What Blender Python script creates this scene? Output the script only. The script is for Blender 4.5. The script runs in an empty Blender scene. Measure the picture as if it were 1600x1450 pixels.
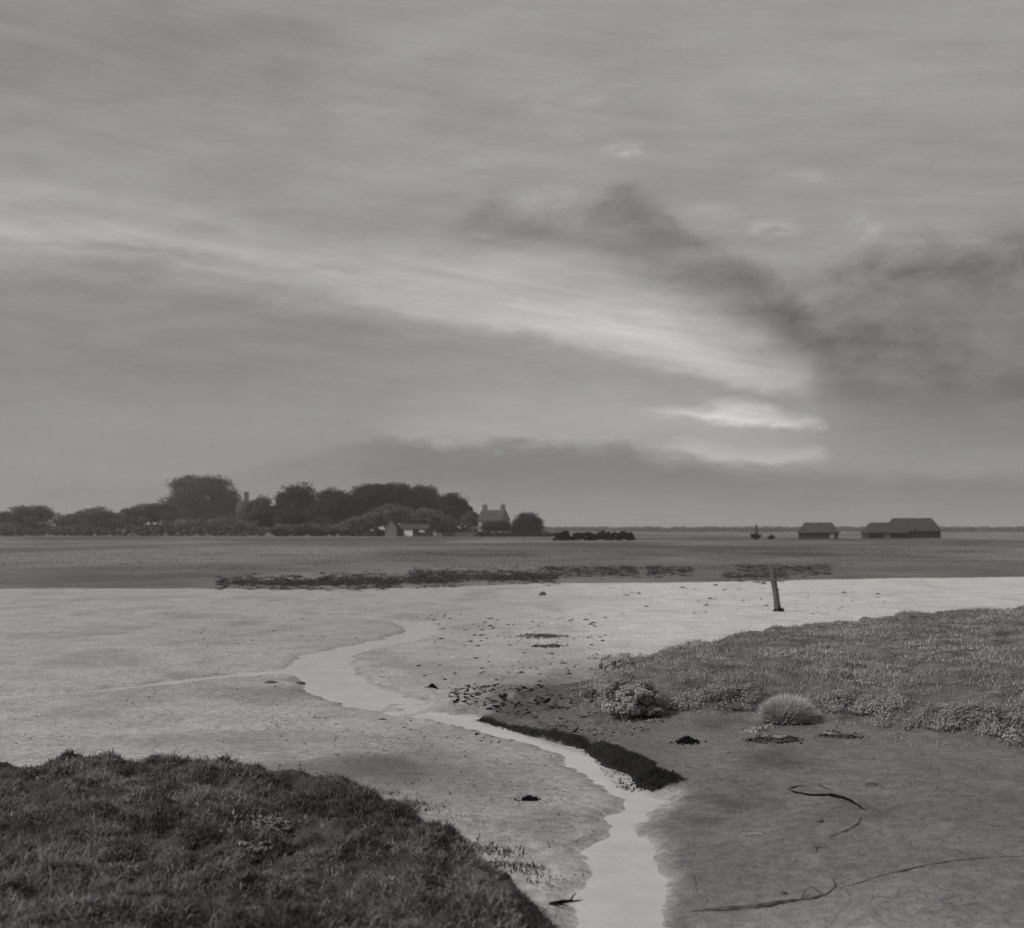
import bpy, math, random
import numpy as np
from mathutils import Vector

# ------------------------------------------------------------------ camera
F = 1900.0            # focal length in photograph pixels (1600 wide)
CX, HY = 800.0, 828.0 # principal column, horizon row
CAM_H = 2.2
scene = bpy.context.scene
col = scene.collection
cam_d = bpy.data.cameras.new('camera')
cam = bpy.data.objects.new('camera', cam_d)
col.objects.link(cam)
cam.location = (0, 0, CAM_H)
cam.rotation_euler = (math.radians(90), 0, 0)
cam_d.sensor_width = 36.0
cam_d.lens = 36.0 * F / 1600.0
cam_d.shift_y = (HY - 725.0) / 1600.0
cam_d.clip_start = 0.1
cam_d.clip_end = 20000
cam_d.dof.use_dof = True
cam_d.dof.focus_distance = 13.0
cam_d.dof.aperture_fstop = 2.0
scene.camera = cam

# ------------------------------------------------------------------ sky
SUN_AZ, SUN_EL = math.radians(-114), math.radians(43)   # azimuth from +Y, negative = left
SUN_STRENGTH = 2.8
world = bpy.data.worlds.new('World')
scene.world = world
world.use_nodes = True
world.cycles.sampling_method = 'NONE'
nt = world.node_tree
nt.nodes.clear()
A_LO, A_HI = -0.46, 0.46
E_LO, E_HI = 0.0, 0.5


class NB:
    """small helper for building math networks"""
    def __init__(s, tree): s.t = tree

    def n(s, typ, **kw):
        nd = s.t.nodes.new(typ)
        for k, v in kw.items(): setattr(nd, k, v)
        return nd

    def put(s, sock, v):
        if hasattr(v, 'is_output'): s.t.links.new(v, sock)
        else: sock.default_value = v

    def m(s, op, a, b=0.0, c=0.0, clamp=False):
        nd = s.n('ShaderNodeMath', operation=op, use_clamp=clamp)
        s.put(nd.inputs[0], a); s.put(nd.inputs[1], b)
        if len(nd.inputs) > 2: s.put(nd.inputs[2], c)
        return nd.outputs[0]

    def ss(s, v, lo, hi, o0=0.0, o1=1.0):
        nd = s.n('ShaderNodeMapRange', interpolation_type='SMOOTHSTEP')
        s.put(nd.inputs[0], v); s.put(nd.inputs[1], lo); s.put(nd.inputs[2], hi)
        s.put(nd.inputs[3], o0); s.put(nd.inputs[4], o1)
        return nd.outputs[0]

    def noise(s, vec, scale, detail=5, rough=0.5, dist=0.0):
        nd = s.n('ShaderNodeTexNoise')
        nd.inputs['Scale'].default_value = scale
        nd.inputs['Detail'].default_value = detail
        nd.inputs['Roughness'].default_value = rough
        nd.inputs['Distortion'].default_value = dist
        if vec is not None: s.put(nd.inputs['Vector'], vec)
        return nd.outputs['Fac']

    def vec(s, x, y, z=0.0):
        nd = s.n('ShaderNodeCombineXYZ')
        for i, v in enumerate((x, y, z)): s.put(nd.inputs[i], v)
        return nd.outputs[0]

    def curve(s, t, pts):
        nd = s.n('ShaderNodeFloatCurve')
        c = nd.mapping.curves[0]
        pts = sorted(pts)
        while len(c.points) < len(pts): c.points.new(0.5, 0.5)
        for p, (x, y) in zip(c.points, pts):
            p.location = (x, y); p.handle_type = 'AUTO_CLAMPED'
        nd.mapping.update()
        s.put(nd.inputs['Value'], t)
        return nd.outputs[0]


def sky_AE(px, py):
    a = math.atan((px - CX) / F)
    return a, (HY - py) / F * math.cos(a)


nb = NB(nt)
tc = nb.n('ShaderNodeTexCoord')
sep = nb.n('ShaderNodeSeparateXYZ')
nt.links.new(tc.outputs['Generated'], sep.inputs[0])
dx, dy, dz = sep.outputs
hor = nb.m('MAXIMUM', nb.m('SQRT', nb.m('ADD', nb.m('MULTIPLY', dx, dx), nb.m('MULTIPLY', dy, dy))), 0.02)
A0 = nb.m('ARCTAN2', dx, dy)
E0 = nb.m('DIVIDE', dz, hor)
# a cloud layer seen in perspective: streaks compress towards the horizon
zz = nb.m('ADD', nb.m('MAXIMUM', dz, 0.0), 0.19)
lx, ly = nb.m('DIVIDE', dx, zz), nb.m('DIVIDE', dy, zz)
tilt = nb.m('ADD', ly, nb.m('MULTIPLY', lx, 0.25))
n_soft = nb.noise(nb.vec(nb.m('MULTIPLY', lx, 0.55), tilt), 1.6, 6, 0.55, 0.6)
n_fine = nb.noise(nb.vec(nb.m('MULTIPLY', lx, 0.6), nb.m('MULTIPLY', tilt, 1.3), 4.0), 4.5, 8, 0.62, 0.5)
n_w1 = nb.noise(nb.vec(nb.m('MULTIPLY', A0, 9.0), nb.m('MULTIPLY', E0, 26.0), 1.0), 1.0, 5, 0.55)
n_w2 = nb.noise(nb.vec(nb.m('MULTIPLY', A0, 8.0), nb.m('MULTIPLY', E0, 14.0), 7.0), 1.0, 5, 0.55)
n_rag = nb.noise(nb.vec(nb.m('MULTIPLY', A0, 30.0), nb.m('MULTIPLY', E0, 75.0), 3.0), 1.0, 6, 0.6)
n_puff = nb.noise(nb.vec(nb.m('MULTIPLY', A0, 17.0), nb.m('MULTIPLY', E0, 26.0), 5.0), 1.0, 7, 0.62, 0.4)
E = nb.m('ADD', E0, nb.m('MULTIPLY', nb.m('SUBTRACT', n_w1, 0.5), 0.022))
E = nb.m('ADD', E, nb.m('MULTIPLY', nb.m('SUBTRACT', n_rag, 0.5), 0.020))
A = nb.m('ADD', A0, nb.m('MULTIPLY', nb.m('SUBTRACT', n_w2, 0.5), 0.06))
tA = nb.m('DIVIDE', nb.m('SUBTRACT', A, A_LO), A_HI - A_LO)


def sky_curve(pts):
    out = []
    for px, py in pts:
        a, e = sky_AE(px, py)
        out.append(((a - A_LO) / (A_HI - A_LO), (e - E_LO) / (E_HI - E_LO)))
    return nb.m('ADD', nb.m('MULTIPLY', nb.curve(tA, out), E_HI - E_LO), E_LO)


def amp_curve(pts):
    return nb.curve(tA, [((math.atan((px - CX) / F) - A_LO) / (A_HI - A_LO), v) for px, v in pts])


def cloud_band(upper, lower, s_up, s_lo, amp, amps=None, rag=0.0):
    """a bank of cloud between two edges, soft by s_up above and s_lo below"""
    up, lo = sky_curve(upper), sky_curve(lower)
    Eb = nb.m('ADD', E, nb.m('MULTIPLY', nb.m('SUBTRACT', n_puff, 0.5), rag)) if rag else E
    mk = nb.m('MULTIPLY', nb.ss(nb.m('SUBTRACT', Eb, lo), 0.0, s_lo), nb.ss(nb.m('SUBTRACT', up, Eb), 0.0, s_up))
    if rag: mk = nb.m('MULTIPLY', mk, nb.ss(n_puff, 0.25, 0.7, 1.25, 0.7))
    if amps: mk = nb.m('MULTIPLY', mk, amp_curve(amps))
    return nb.m('MULTIPLY', mk, amp)


lum = nb.ss(E0, 0.0, 0.30, 0.298, 0.340)
terms = []
# the long bright sweep from upper left down to the right
sweep_lo = [(-100, 402), (200, 422), (400, 446), (560, 482), (700, 516), (840, 544), (1000, 584), (1130, 604), (1200, 624), (1270, 624), (1340, 590), (1700, 520)]
terms.append(cloud_band([(-100, 240), (200, 270), (500, 330), (750, 350), (900, 365), (1000, 390), (1100, 430), (1200, 490), (1290, 550), (1350, 620), (1390, 680), (1700, 700)],
                        sweep_lo, 0.060, 0.026, 0.17, [(0, .75), (300, .75), (600, .85), (850, 1.0), (1200, 1.0), (1600, 1.0)]))
terms.append(cloud_band([(-100, 366), (200, 378), (400, 400), (560, 432), (700, 458), (840, 458), (1000, 462), (1130, 520), (1200, 560), (1270, 580), (1350, 650), (1700, 660)],
                        sweep_lo, 0.03, 0.014, 0.13, [(0, .75), (400, .85), (800, 1.0), (1000, .8), (1150, .95), (1300, 1.)]))
terms.append(cloud_band([(-100, 356), (200, 372), (350, 392), (430, 398), (570, 410), (700, 450), (1700, 560)],
                        [(-100, 384), (200, 402), (350, 422), (430, 426), (570, 440), (700, 430), (1700, 500)], 0.012, 0.010, -0.10))
terms.append(cloud_band([(-100, 300), (200, 312), (330, 336), (500, 395), (1700, 500)],
                        [(-100, 358), (200, 370), (330, 384), (500, 350), (1700, 400)], 0.02, 0.016, -0.06, rag=0.02))
fibre = nb.noise(nb.vec(nb.m('MULTIPLY', A0, 7.0), nb.m('MULTIPLY', nb.m('ADD', E0, nb.m('MULTIPLY', A0, 0.17)), 105.0), 2.0), 1.0, 6, 0.6, 0.4)
for i_ in (0, 1): terms[i_] = nb.m('MULTIPLY', terms[i_], nb.ss(fibre, 0.25, 0.75, 0.72, 1.22))
# the dark cloud in the middle and the dark mass on the right
terms.append(cloud_band([(560, 420), (700, 335), (780, 295), (840, 312), (900, 308), (970, 268), (1020, 288), (1065, 345), (1120, 375), (1180, 400), (1240, 450), (1300, 520), (1380, 620), (1700, 640)],
                        [(560, 310), (700, 390), (800, 405), (880, 415), (950, 430), (1020, 462), (1090, 505), (1180, 545), (1240, 575), (1300, 560), (1380, 500), (1700, 360)], 0.03, 0.035, -0.12, rag=0.035))
terms.append(cloud_band([(1000, 620), (1100, 480), (1200, 420), (1300, 385), (1400, 350), (1700, 300)],
                        [(1000, 420), (1100, 490), (1200, 545), (1260, 610), (1310, 700), (1400, 745), (1700, 745)], 0.06, 0.07, -0.14, rag=0.06))
# bright gaps low on the right
terms.append(cloud_band([(820, 680), (930, 636), (1040, 628), (1100, 628), (1160, 612), (1230, 624), (1290, 650), (1325, 700), (1700, 700)],
                        [(820, 640), (930, 644), (1040, 658), (1100, 666), (1200, 676), (1290, 674), (1325, 650), (1700, 600)], 0.020, 0.009, 0.34,
                        [(850, .4), (1000, .6), (1120, 1.0), (1300, 1.0)]))
terms[-1] = nb.m('MULTIPLY', terms[-1], nb.ss(fibre, 0.2, 0.75, 0.6, 1.25))
terms.append(cloud_band([(940, 690), (1010, 660), (1080, 668), (1180, 678), (1290, 676), (1330, 700), (1700, 720)],
                        [(940, 660), (1010, 692), (1080, 698), (1180, 698), (1290, 690), (1330, 650), (1700, 600)], 0.010, 0.012, -0.03))
terms.append(cloud_band([(960, 730), (1050, 680), (1160, 690), (1280, 690), (1340, 740), (1700, 740)],
                        [(960, 680), (1040, 706), (1090, 726), (1150, 734), (1290, 726), (1340, 690), (1700, 600)], 0.022, 0.008, 0.16))
terms.append(cloud_band([(440, 720), (640, 590), (850, 550), (1050, 560), (1250, 620), (1350, 740), (1700, 740)],
                        [(440, 640), (640, 696), (860, 704), (1000, 704), (1060, 726), (1280, 738), (1350, 680), (1700, 600)], 0.06, 0.012, 0.10))
# the low grey bank over the horizon
terms.append(cloud_band([(-100, 745), (350, 735), (480, 700), (540, 685), (700, 673), (860, 680), (980, 686), (1050, 714), (1150, 730), (1280, 730), (1400, 734), (1700, 726)],
                        [(-100, 825), (800, 825), (1700, 825)], 0.014, 0.05, -0.09, [(0, .35), (350, .4), (520, .55), (680, 1.0), (1600, 1.0)]))
# the flat grey sheet under the sweep on the left
terms.append(cloud_band([(-100, 410), (200, 428), (400, 452), (560, 486), (700, 515), (840, 530), (950, 600), (1700, 640)],
                        [(-100, 700), (300, 700), (600, 650), (840, 580), (950, 560), (1700, 600)], 0.015, 0.09, -0.06))
# darker upper left and small lit wisps
terms.append(cloud_band([(-100, -90), (300, -90), (520, -40), (760, 300), (1700, 300)],
                        [(-100, 330), (250, 300), (450, 220), (760, -60), (1700, -60)], 0.07, 0.12, -0.06))
lit = nb.ss(n_rag, 0.36, 0.66)
for (x, y, w, h, a) in [(985, 232, 60, 26, .17), (1205, 356, 85, 30, .17), (1365, 350, 55, 32, .10), (740, 252, 90, 22, .08), (880, 258, 80, 18, .05),
                        (1260, 275, 65, 26, .08), (1110, 325, 70, 30, .06), (850, 305, 90, 26, .08), (1320, 560, 60, 18, .06), (560, 170, 160, 40, .04), (880, 150, 120, 40, .04)]:
    b = cloud_band([(x - 2.2 * w, y + h), (x - w, y), (x, y - h), (x + w, y), (x + 2.2 * w, y + h)],
                   [(x - 2.2 * w, y - h), (x - w, y), (x, y + h), (x + w, y), (x + 2.2 * w, y - h)], 0.016, 0.016, a)
    terms.append(nb.m('MULTIPLY', b, lit))
streak = nb.ss(nb.noise(nb.vec(nb.m('MULTIPLY', A0, 7.0), nb.m('MULTIPLY', nb.m('ADD', E0, nb.m('MULTIPLY', A0, 0.12)), 70.0), 9.0), 1.0, 7, 0.6, 0.3), 0.2, 0.8, -1.0, 1.0)
terms.append(nb.m('MULTIPLY', streak, nb.ss(E0, 0.05, 0.2, 0.006, 0.026)))
terms.append(nb.m('MULTIPLY', nb.m('SUBTRACT', n_puff, 0.5), nb.ss(E0, 0.04, 0.2, 0.02, 0.07)))
for t in terms: lum = nb.m('ADD', lum, t)
lum = nb.m('ADD', lum, nb.m('MULTIPLY', nb.m('SUBTRACT', n_soft, 0.5), nb.ss(E0, 0.08, 0.24, 0.06, 0.13)))
lum = nb.m('ADD', lum, nb.m('MULTIPLY', nb.m('SUBTRACT', n_fine, 0.5), nb.ss(E0, 0.08, 0.24, 0.05, 0.15)))
lum = nb.m('MAXIMUM', lum, 0.12)
SKY_STRENGTH = 0.1
sky = nb.n('ShaderNodeTexSky', sky_type='NISHITA')
sky.sun_disc = False
sky.sun_elevation = SUN_EL
sky.sun_rotation = SUN_AZ
sky.air_density = 1.0; sky.dust_density = 2.0
bw = nb.n('ShaderNodeRGBToBW')
nt.links.new(sky.outputs[0], bw.inputs[0])
clear = nb.m('MINIMUM', bw.outputs[0], 6.0)
val = nb.m('ADD', nb.m('MULTIPLY', lum, 0.88 / SKY_STRENGTH), nb.m('MULTIPLY', clear, 0.07))
TINT = (1.0, 0.992, 0.965)
cmb = nb.n('ShaderNodeCombineColor')
for i in range(3): nb.put(cmb.inputs[i], nb.m('MULTIPLY', val, TINT[i]))
bg = nb.n('ShaderNodeBackground')
bg.inputs['Strength'].default_value = SKY_STRENGTH
nt.links.new(cmb.outputs[0], bg.inputs['Color'])
wo = nb.n('ShaderNodeOutputWorld')
nt.links.new(bg.outputs[0], wo.inputs['Surface'])

# ------------------------------------------------------------------ sun
sd = bpy.data.lights.new('sun', 'SUN')
sd.energy = SUN_STRENGTH
sd.angle = math.radians(9)
sd.color = (1.0, 0.985, 0.95)
sun = bpy.data.objects.new('sun', sd)
col.objects.link(sun)
sv = Vector((math.sin(SUN_AZ) * math.cos(SUN_EL), math.cos(SUN_AZ) * math.cos(SUN_EL), math.sin(SUN_EL)))
sun.rotation_euler = sv.to_track_quat('Z', 'Y').to_euler()

scene.view_settings.view_transform = 'Standard'
scene.view_settings.look = 'None'
scene.view_settings.gamma = 1.0
scene.view_settings.exposure = 0.0
scene.view_settings.use_curve_mapping = False
scene.cycles.max_bounces = 4
scene.cycles.diffuse_bounces = 2
scene.cycles.glossy_bounces = 2
scene.cycles.transmission_bounces = 2
scene.cycles.volume_bounces = 0
scene.cycles.use_adaptive_sampling = True
scene.cycles.adaptive_threshold = 0.015
scene.cycles.use_denoising = True

# ------------------------------------------------------------------ helpers
rng = np.random.default_rng(7)


def vnoise(x, y, seed=0.0):
    xi, yi = np.floor(x), np.floor(y)
    xf, yf = x - xi, y - yi

    def h(a, b):
        v = np.sin(a * 127.1 + b * 311.7 + seed * 74.7) * 43758.5453
        return v - np.floor(v)
    u, v = xf * xf * (3 - 2 * xf), yf * yf * (3 - 2 * yf)
    return (h(xi, yi) * (1 - u) + h(xi + 1, yi) * u) * (1 - v) + (h(xi, yi + 1) * (1 - u) + h(xi + 1, yi + 1) * u) * v


def fbm(x, y, seed=0.0, oct=4):
    s, a, t = 0.0, 0.5, 0.0
    for o in range(oct):
        s = s + a * vnoise(x, y, seed + o * 3.1); t += a
        x, y, a = x * 2.03 + 11.3, y * 2.03 + 5.7, a * 0.5
    return s / t


def sstep(v, lo, hi):
    t = np.clip((v - lo) / (hi - lo), 0, 1)
    return t * t * (3 - 2 * t)


def P(px, py, z=0.0):
    """photograph row and column -> the spot on a level at height z"""
    Y = F * (CAM_H - z) / (py - HY)
    return np.array(((px - CX) / F * Y, Y))


def mk(name, V, Fc, mat, parent=None, smooth=False, tone=None, loc=None, attrs=None):
    V = np.asarray(V, dtype=np.float32); Fc = np.asarray(Fc, dtype=np.int32)
    if loc is not None: V = V - np.asarray(loc, dtype=np.float32)
    me = bpy.data.meshes.new(name)
    k = Fc.shape[1]
    me.vertices.add(len(V)); me.vertices.foreach_set('co', V.ravel())
    me.loops.add(Fc.size); me.loops.foreach_set('vertex_index', Fc.ravel())
    me.polygons.add(len(Fc))
    me.polygons.foreach_set('loop_start', np.arange(0, Fc.size, k, dtype=np.int32))
    me.polygons.foreach_set('loop_total', np.full(len(Fc), k, dtype=np.int32))
    if smooth: me.polygons.foreach_set('use_smooth', np.ones(len(Fc), dtype=bool))
    al = dict(attrs or {})
    if tone is not None: al['tone'] = tone
    for an, arr in al.items():
        at = me.attributes.new(an, 'FLOAT', 'POINT')
        at.data.foreach_set('value', np.asarray(arr, dtype=np.float32))
    me.update(calc_edges=True); me.validate()
    me.materials.append(mat)
    o = bpy.data.objects.new(name, me)
    col.objects.link(o)
    if loc is not None: o.location = loc
    if parent is not None:
        o.parent = parent
        if loc is None: o.location = -parent.location
        else: o.location = Vector(loc) - parent.location
    return o


def empty(name, loc):
    o = bpy.data.objects.new(name, None)
    o.empty_display_size = 0.3
    col.objects.link(o); o.location = loc
    return o


def tag(o, label=None, cat=None, group=None, kind=None):
    if label: o['label'] = label
    if cat: o['category'] = cat
    if group: o['group'] = group
    if kind: o['kind'] = kind
    return o


class MB:
    """collects small polygons (as quads and triangles) into one mesh"""
    def __init__(s): s.v, s.f = [], []

    def add(s, vs, fs):
        b = len(s.v); s.v += [tuple(v) for v in vs]; s.f += [tuple(i + b for i in f) for f in fs]

    def box(s, x0, x1, y0, y1, z0, z1):
        s.add([(x0, y0, z0), (x1, y0, z0), (x1, y1, z0), (x0, y1, z0), (x0, y0, z1), (x1, y0, z1), (x1, y1, z1), (x0, y1, z1)],
              [(0, 3, 2, 1), (4, 5, 6, 7), (0, 1, 5, 4), (1, 2, 6, 5), (2, 3, 7, 6), (3, 0, 4, 7)])

    def tube(s, pts, rads, n=8, rough=0.0, seed=0):
        r_ = random.Random(seed)
        pts = [Vector(p) for p in pts]; b = len(s.v)
        up = Vector((0.13, 0.21, 1)).normalized()
        for i, p in enumerate(pts):
            d = (pts[min(i + 1, len(pts) - 1)] - pts[max(i - 1, 0)]).normalized()
            ref = up if abs(d.dot(up)) < 0.9 else Vector((1, 0.1, 0))
            u = d.cross(ref).normalized(); w = d.cross(u)
            for k in range(n):
                a = 2 * math.pi * k / n
                rr = rads[i] * (1 + rough * (r_.random() - 0.5))
                s.v.append(tuple(p + (u * math.cos(a) + w * math.sin(a)) * rr))
        m = len(pts)
        for i in range(m - 1):
            for k in range(n):
                k2 = (k + 1) % n
                s.f.append((b + i * n + k, b + i * n + k2, b + (i + 1) * n + k2, b + (i + 1) * n + k))
        s.f.append(tuple(b + k for k in range(n))[::-1])
        s.f.append(tuple(b + (m - 1) * n + k for k in range(n)))

    def build(s, name, mat, parent=None, loc=(0, 0, 0), smooth=False):
        me = bpy.data.meshes.new(name)
        me.from_pydata(s.v, [], s.f)
        if smooth: me.polygons.foreach_set('use_smooth', [True] * len(me.polygons))
        me.update(); me.materials.append(mat)
        o = bpy.data.objects.new(name, me); col.objects.link(o)
        o.location = loc
        if parent is not None: o.parent = parent
        return o


# ------------------------------------------------------------------ materials
def material(name, lo, hi, scale=8.0, rough=0.8, spec=0.3, bump=0.3, bscale=None, bdist=0.02, attr=None, detail=6, stretch=None, noise_rough=0.6, leaf=0.0):
    m = bpy.data.materials.new(name); m.use_nodes = True
    t = m.node_tree; t.nodes.clear(); b = NB(t)
    geo = b.n('ShaderNodeNewGeometry')
    pos = geo.outputs['Position']
    if stretch:
        mp = b.n('ShaderNodeMapping'); mp.inputs['Scale'].default_value = stretch
        t.links.new(pos, mp.inputs['Vector']); pos = mp.outputs[0]
    fac = b.ss(b.noise(pos, scale, detail, noise_rough), 0.28, 0.72)
    if attr:
        an = b.n('ShaderNodeAttribute', attribute_name=attr)
        fac = b.m('ADD', b.m('MULTIPLY', fac, 0.4), b.m('MULTIPLY', an.outputs['Fac'], 0.6))
    v = b.m('ADD', b.m('MULTIPLY', fac, hi - lo), lo)
    cc = b.n('ShaderNodeCombineColor')
    for i in range(3): b.put(cc.inputs[i], b.m('MULTIPLY', v, TINT[i]))
    pr = b.n('ShaderNodeBsdfPrincipled')
    t.links.new(cc.outputs[0], pr.inputs['Base Color'])
    pr.inputs['Roughness'].default_value = rough
    pr.inputs['Specular IOR Level'].default_value = spec
    if bump:
        bn = b.n('ShaderNodeBump'); bn.inputs['Strength'].default_value = bump; bn.inputs['Distance'].default_value = bdist
        b.put(bn.inputs['Height'], b.noise(pos, bscale or scale * 3, 6, 0.65))
        t.links.new(bn.outputs[0], pr.inputs['Normal'])
    out = b.n('ShaderNodeOutputMaterial')
    sh = pr.outputs[0]
    if leaf:
        tr = b.n('ShaderNodeBsdfTranslucent'); t.links.new(cc.outputs[0], tr.inputs['Color'])
        mx = b.n('ShaderNodeMixShader'); mx.inputs[0].default_value = leaf
        t.links.new(sh, mx.inputs[1]); t.links.new(tr.outputs[0], mx.inputs[2]); sh = mx.outputs[0]
    t.links.new(sh, out.inputs['Surface'])
    return m


def mud_material():
    m = bpy.data.materials.new('wet_mud'); m.use_nodes = True
    t = m.node_tree; t.nodes.clear(); b = NB(t)
    geo = b.n('ShaderNodeNewGeometry'); pos = geo.outputs['Position']
    tone = b.n('ShaderNodeAttribute', attribute_name='tone').outputs['Fac']
    wet = b.n('ShaderNodeAttribute', attribute_name='wet').outputs['Fac']
    n1 = b.noise(pos, 1.3, 8, 0.6)
    n2 = b.noise(pos, 9.0, 8, 0.65)
    n3 = b.noise(pos, 55.0, 4, 0.6)
    pits = b.ss(b.noise(pos, 26.0, 5, 0.6), 0.56, 0.72)
    v = b.m('MULTIPLY', tone, b.ss(n1, 0.3, 0.7, 0.85, 1.12))
    v = b.m('MULTIPLY', v, b.ss(n2, 0.3, 0.7, 0.74, 1.2))
    v = b.m('MULTIPLY', v, b.ss(n3, 0.3, 0.7, 0.78, 1.2))
    v = b.m('MULTIPLY', v, b.m('SUBTRACT', 1.0, b.m('MULTIPLY', pits, 0.4)))
    patch = b.ss(b.noise(pos, 0.55, 6, 0.6), 0.42, 0.62)
    fleck = b.m('MULTIPLY', b.ss(b.noise(pos, 15.0, 4, 0.7), 0.56, 0.66), patch)
    v = b.m('MULTIPLY', v, b.m('SUBTRACT', 1.0, b.m('MULTIPLY', fleck, 0.38)))
    runnel = b.ss(b.m('ABSOLUTE', b.m('SUBTRACT', b.noise(pos, 1.1, 5, 0.5, 0.8), 0.5)), 0.0, 0.018)
    v = b.m('MULTIPLY', v, b.ss(runnel, 0.0, 1.0, 0.9, 1.0))
    cc = b.n('ShaderNodeCombineColor')
    for i in range(3): b.put(cc.inputs[i], b.m('MULTIPLY', v, TINT[i]))
    pr = b.n('ShaderNodeBsdfPrincipled')
    t.links.new(cc.outputs[0], pr.inputs['Base Color'])
    rg = b.m('ADD', b.m('MULTIPLY', n2, 0.25), b.ss(wet, 0.0, 1.0, 0.62, 0.22))
    b.put(pr.inputs['Roughness'], rg)
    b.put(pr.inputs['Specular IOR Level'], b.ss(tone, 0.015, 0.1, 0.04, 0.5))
    hsum = b.m('ADD', b.m('MULTIPLY', n2, 0.6), b.m('MULTIPLY', n3, 0.25))
    hsum = b.m('SUBTRACT', hsum, b.m('MULTIPLY', pits, 0.3))
    hsum = b.m('ADD', hsum, b.m('ADD', b.m('MULTIPLY', fleck, 0.3), b.m('MULTIPLY', runnel, 0.5)))
    bn = b.n('ShaderNodeBump'); bn.inputs['Strength'].default_value = 0.6; bn.inputs['Distance'].default_value = 0.02
    b.put(bn.inputs['Height'], hsum)
    t.links.new(bn.outputs[0], pr.inputs['Normal'])
    out = b.n('ShaderNodeOutputMaterial')
    t.links.new(pr.outputs[0], out.inputs['Surface'])
    return m


def water_material():
    m = bpy.data.materials.new('silty_water'); m.use_nodes = True
    t = m.node_tree; t.nodes.clear(); b = NB(t)
    geo = b.n('ShaderNodeNewGeometry'); pos = geo.outputs['Position']
    n1 = b.noise(pos, 2.2, 5, 0.55)
    v = b.ss(n1, 0.3, 0.7, 0.42, 0.49)
    cc = b.n('ShaderNodeCombineColor')
    for i in range(3): b.put(cc.inputs[i], b.m('MULTIPLY', v, TINT[i]))
    pr = b.n('ShaderNodeBsdfPrincipled')
    t.links.new(cc.outputs[0], pr.inputs['Base Color'])
    pr.inputs['Roughness'].default_value = 0.07
    pr.inputs['IOR'].default_value = 1.33
    bn = b.n('ShaderNodeBump'); bn.inputs['Strength'].default_value = 0.25; bn.inputs['Distance'].default_value = 0.01
    b.put(bn.inputs['Height'], b.noise(pos, 14.0, 4, 0.5))
    t.links.new(bn.outputs[0], pr.inputs['Normal'])
    out = b.n('ShaderNodeOutputMaterial')
    t.links.new(pr.outputs[0], out.inputs['Surface'])
    return m


M = {}
M['mud'] = mud_material()
M['water'] = water_material()
M['marsh'] = material('marsh_turf', 0.055, 0.22, 0.16, 0.9, 0.05, 0.5, 6.0, 0.05, attr='tone', detail=9)
M['bank'] = material('bank_turf', 0.02, 0.07, 5.0, 0.9, 0.15, 0.6, 20.0, 0.03)
M['bank_pale'] = material('grey_bank_turf', 0.055, 0.16, 3.0, 0.9, 0.1, 0.7, 18.0, 0.04)
M['grass_dark'] = material('dark_marsh_grass', 0.035, 0.32, 5.0, 0.8, 0.1, 0, attr='tone', leaf=.35)
M['grass_right'] = material('grey_marsh_grass', 0.19, 0.62, 2.5, 0.8, 0.1, 0, attr='tone', leaf=.45)
M['tussock'] = material('pale_tussock_grass', 0.40, 0.68, 6.0, 0.75, 0.2, 0, attr='tone', leaf=.35)
M['sedge'] = material('far_sedge', 0.11, 0.22, 0.3, 0.85, 0.1, 0, attr='tone', leaf=.35)
M['scrub'] = material('shore_scrub_leaf', 0.05, 0.12, 1.0, 0.85, 0.1, 0, attr='tone', leaf=.3)
M['leaf_dark'] = material('dark_leaf', 0.016, 0.06, 0.5, 0.8, 0.1, 0, attr='tone', leaf=.3)
M['leaf_mid'] = material('mid_leaf', 0.03, 0.10, 0.5, 0.8, 0.1, 0, attr='tone', leaf=.3)
M['leaf_hazed'] = material('hazed_leaf', 0.045, 0.12, 0.5, 0.8, 0.1, 0, attr='tone', leaf=.3)  # made paler so the leaf colour itself carries distance haze
M['leaf_pale'] = material('pale_leaf', 0.07, 0.15, 0.5, 0.8, 0.1, 0, attr='tone', leaf=.3)
M['black_hedge'] = material('black_hedge_leaf', 0.005, 0.02, 0.5, 0.9, 0.05, 0, attr='tone')
M['bark'] = material('bark', 0.03, 0.08, 2.0, 0.9, 0.1, 0.5)
M['weed'] = material('black_seaweed', 0.003, 0.013, 12.0, 0.9, 0.08, 0.5, 40.0, 0.01)
M['clod'] = material('dark_clod', 0.03, 0.09, 14.0, 0.7, 0.3, 0.6, 40.0, 0.01)
M['pale'] = material('pale_flotsam', 0.17, 0.34, 14.0, 0.8, 0.2, 0.5, 50.0, 0.01)
M['wood'] = material('weathered_wood', 0.05, 0.14, 10.0, 0.85, 0.15, 0.7, 30.0, 0.01, stretch=(6, 6, 0.6))
M['driftwood'] = material('driftwood', 0.03, 0.10, 14.0, 0.75, 0.25, 0.7, 50.0, 0.01)
M['rope'] = material('old_rope', 0.06, 0.14, 14.0, 0.85, 0.15, 0.7, 60.0, 0.01)
M['flotsam'] = material('grey_flotsam', 0.10, 0.24, 14.0, 0.8, 0.2, 0.5, 50.0, 0.01)
M['thatch'] = material('dark_thatch', 0.04, 0.08, 1.5, 0.95, 0.05, 0.6, 6.0, 0.1)
M['slate'] = material('roof_tile', 0.04, 0.08, 1.5, 0.8, 0.2, 0.5, 5.0, 0.06)
M['brick'] = material('brick_wall', 0.10, 0.17, 1.5, 0.9, 0.1, 0.4, 6.0, 0.04)
M['pale_wall'] = material('pale_render', 0.20, 0.30, 1.5, 0.9, 0.1, 0.3, 6.0, 0.03)
M['white'] = material('whitewash', 0.62, 0.8, 1.5, 0.8, 0.2, 0.2, 6.0, 0.02)
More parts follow.
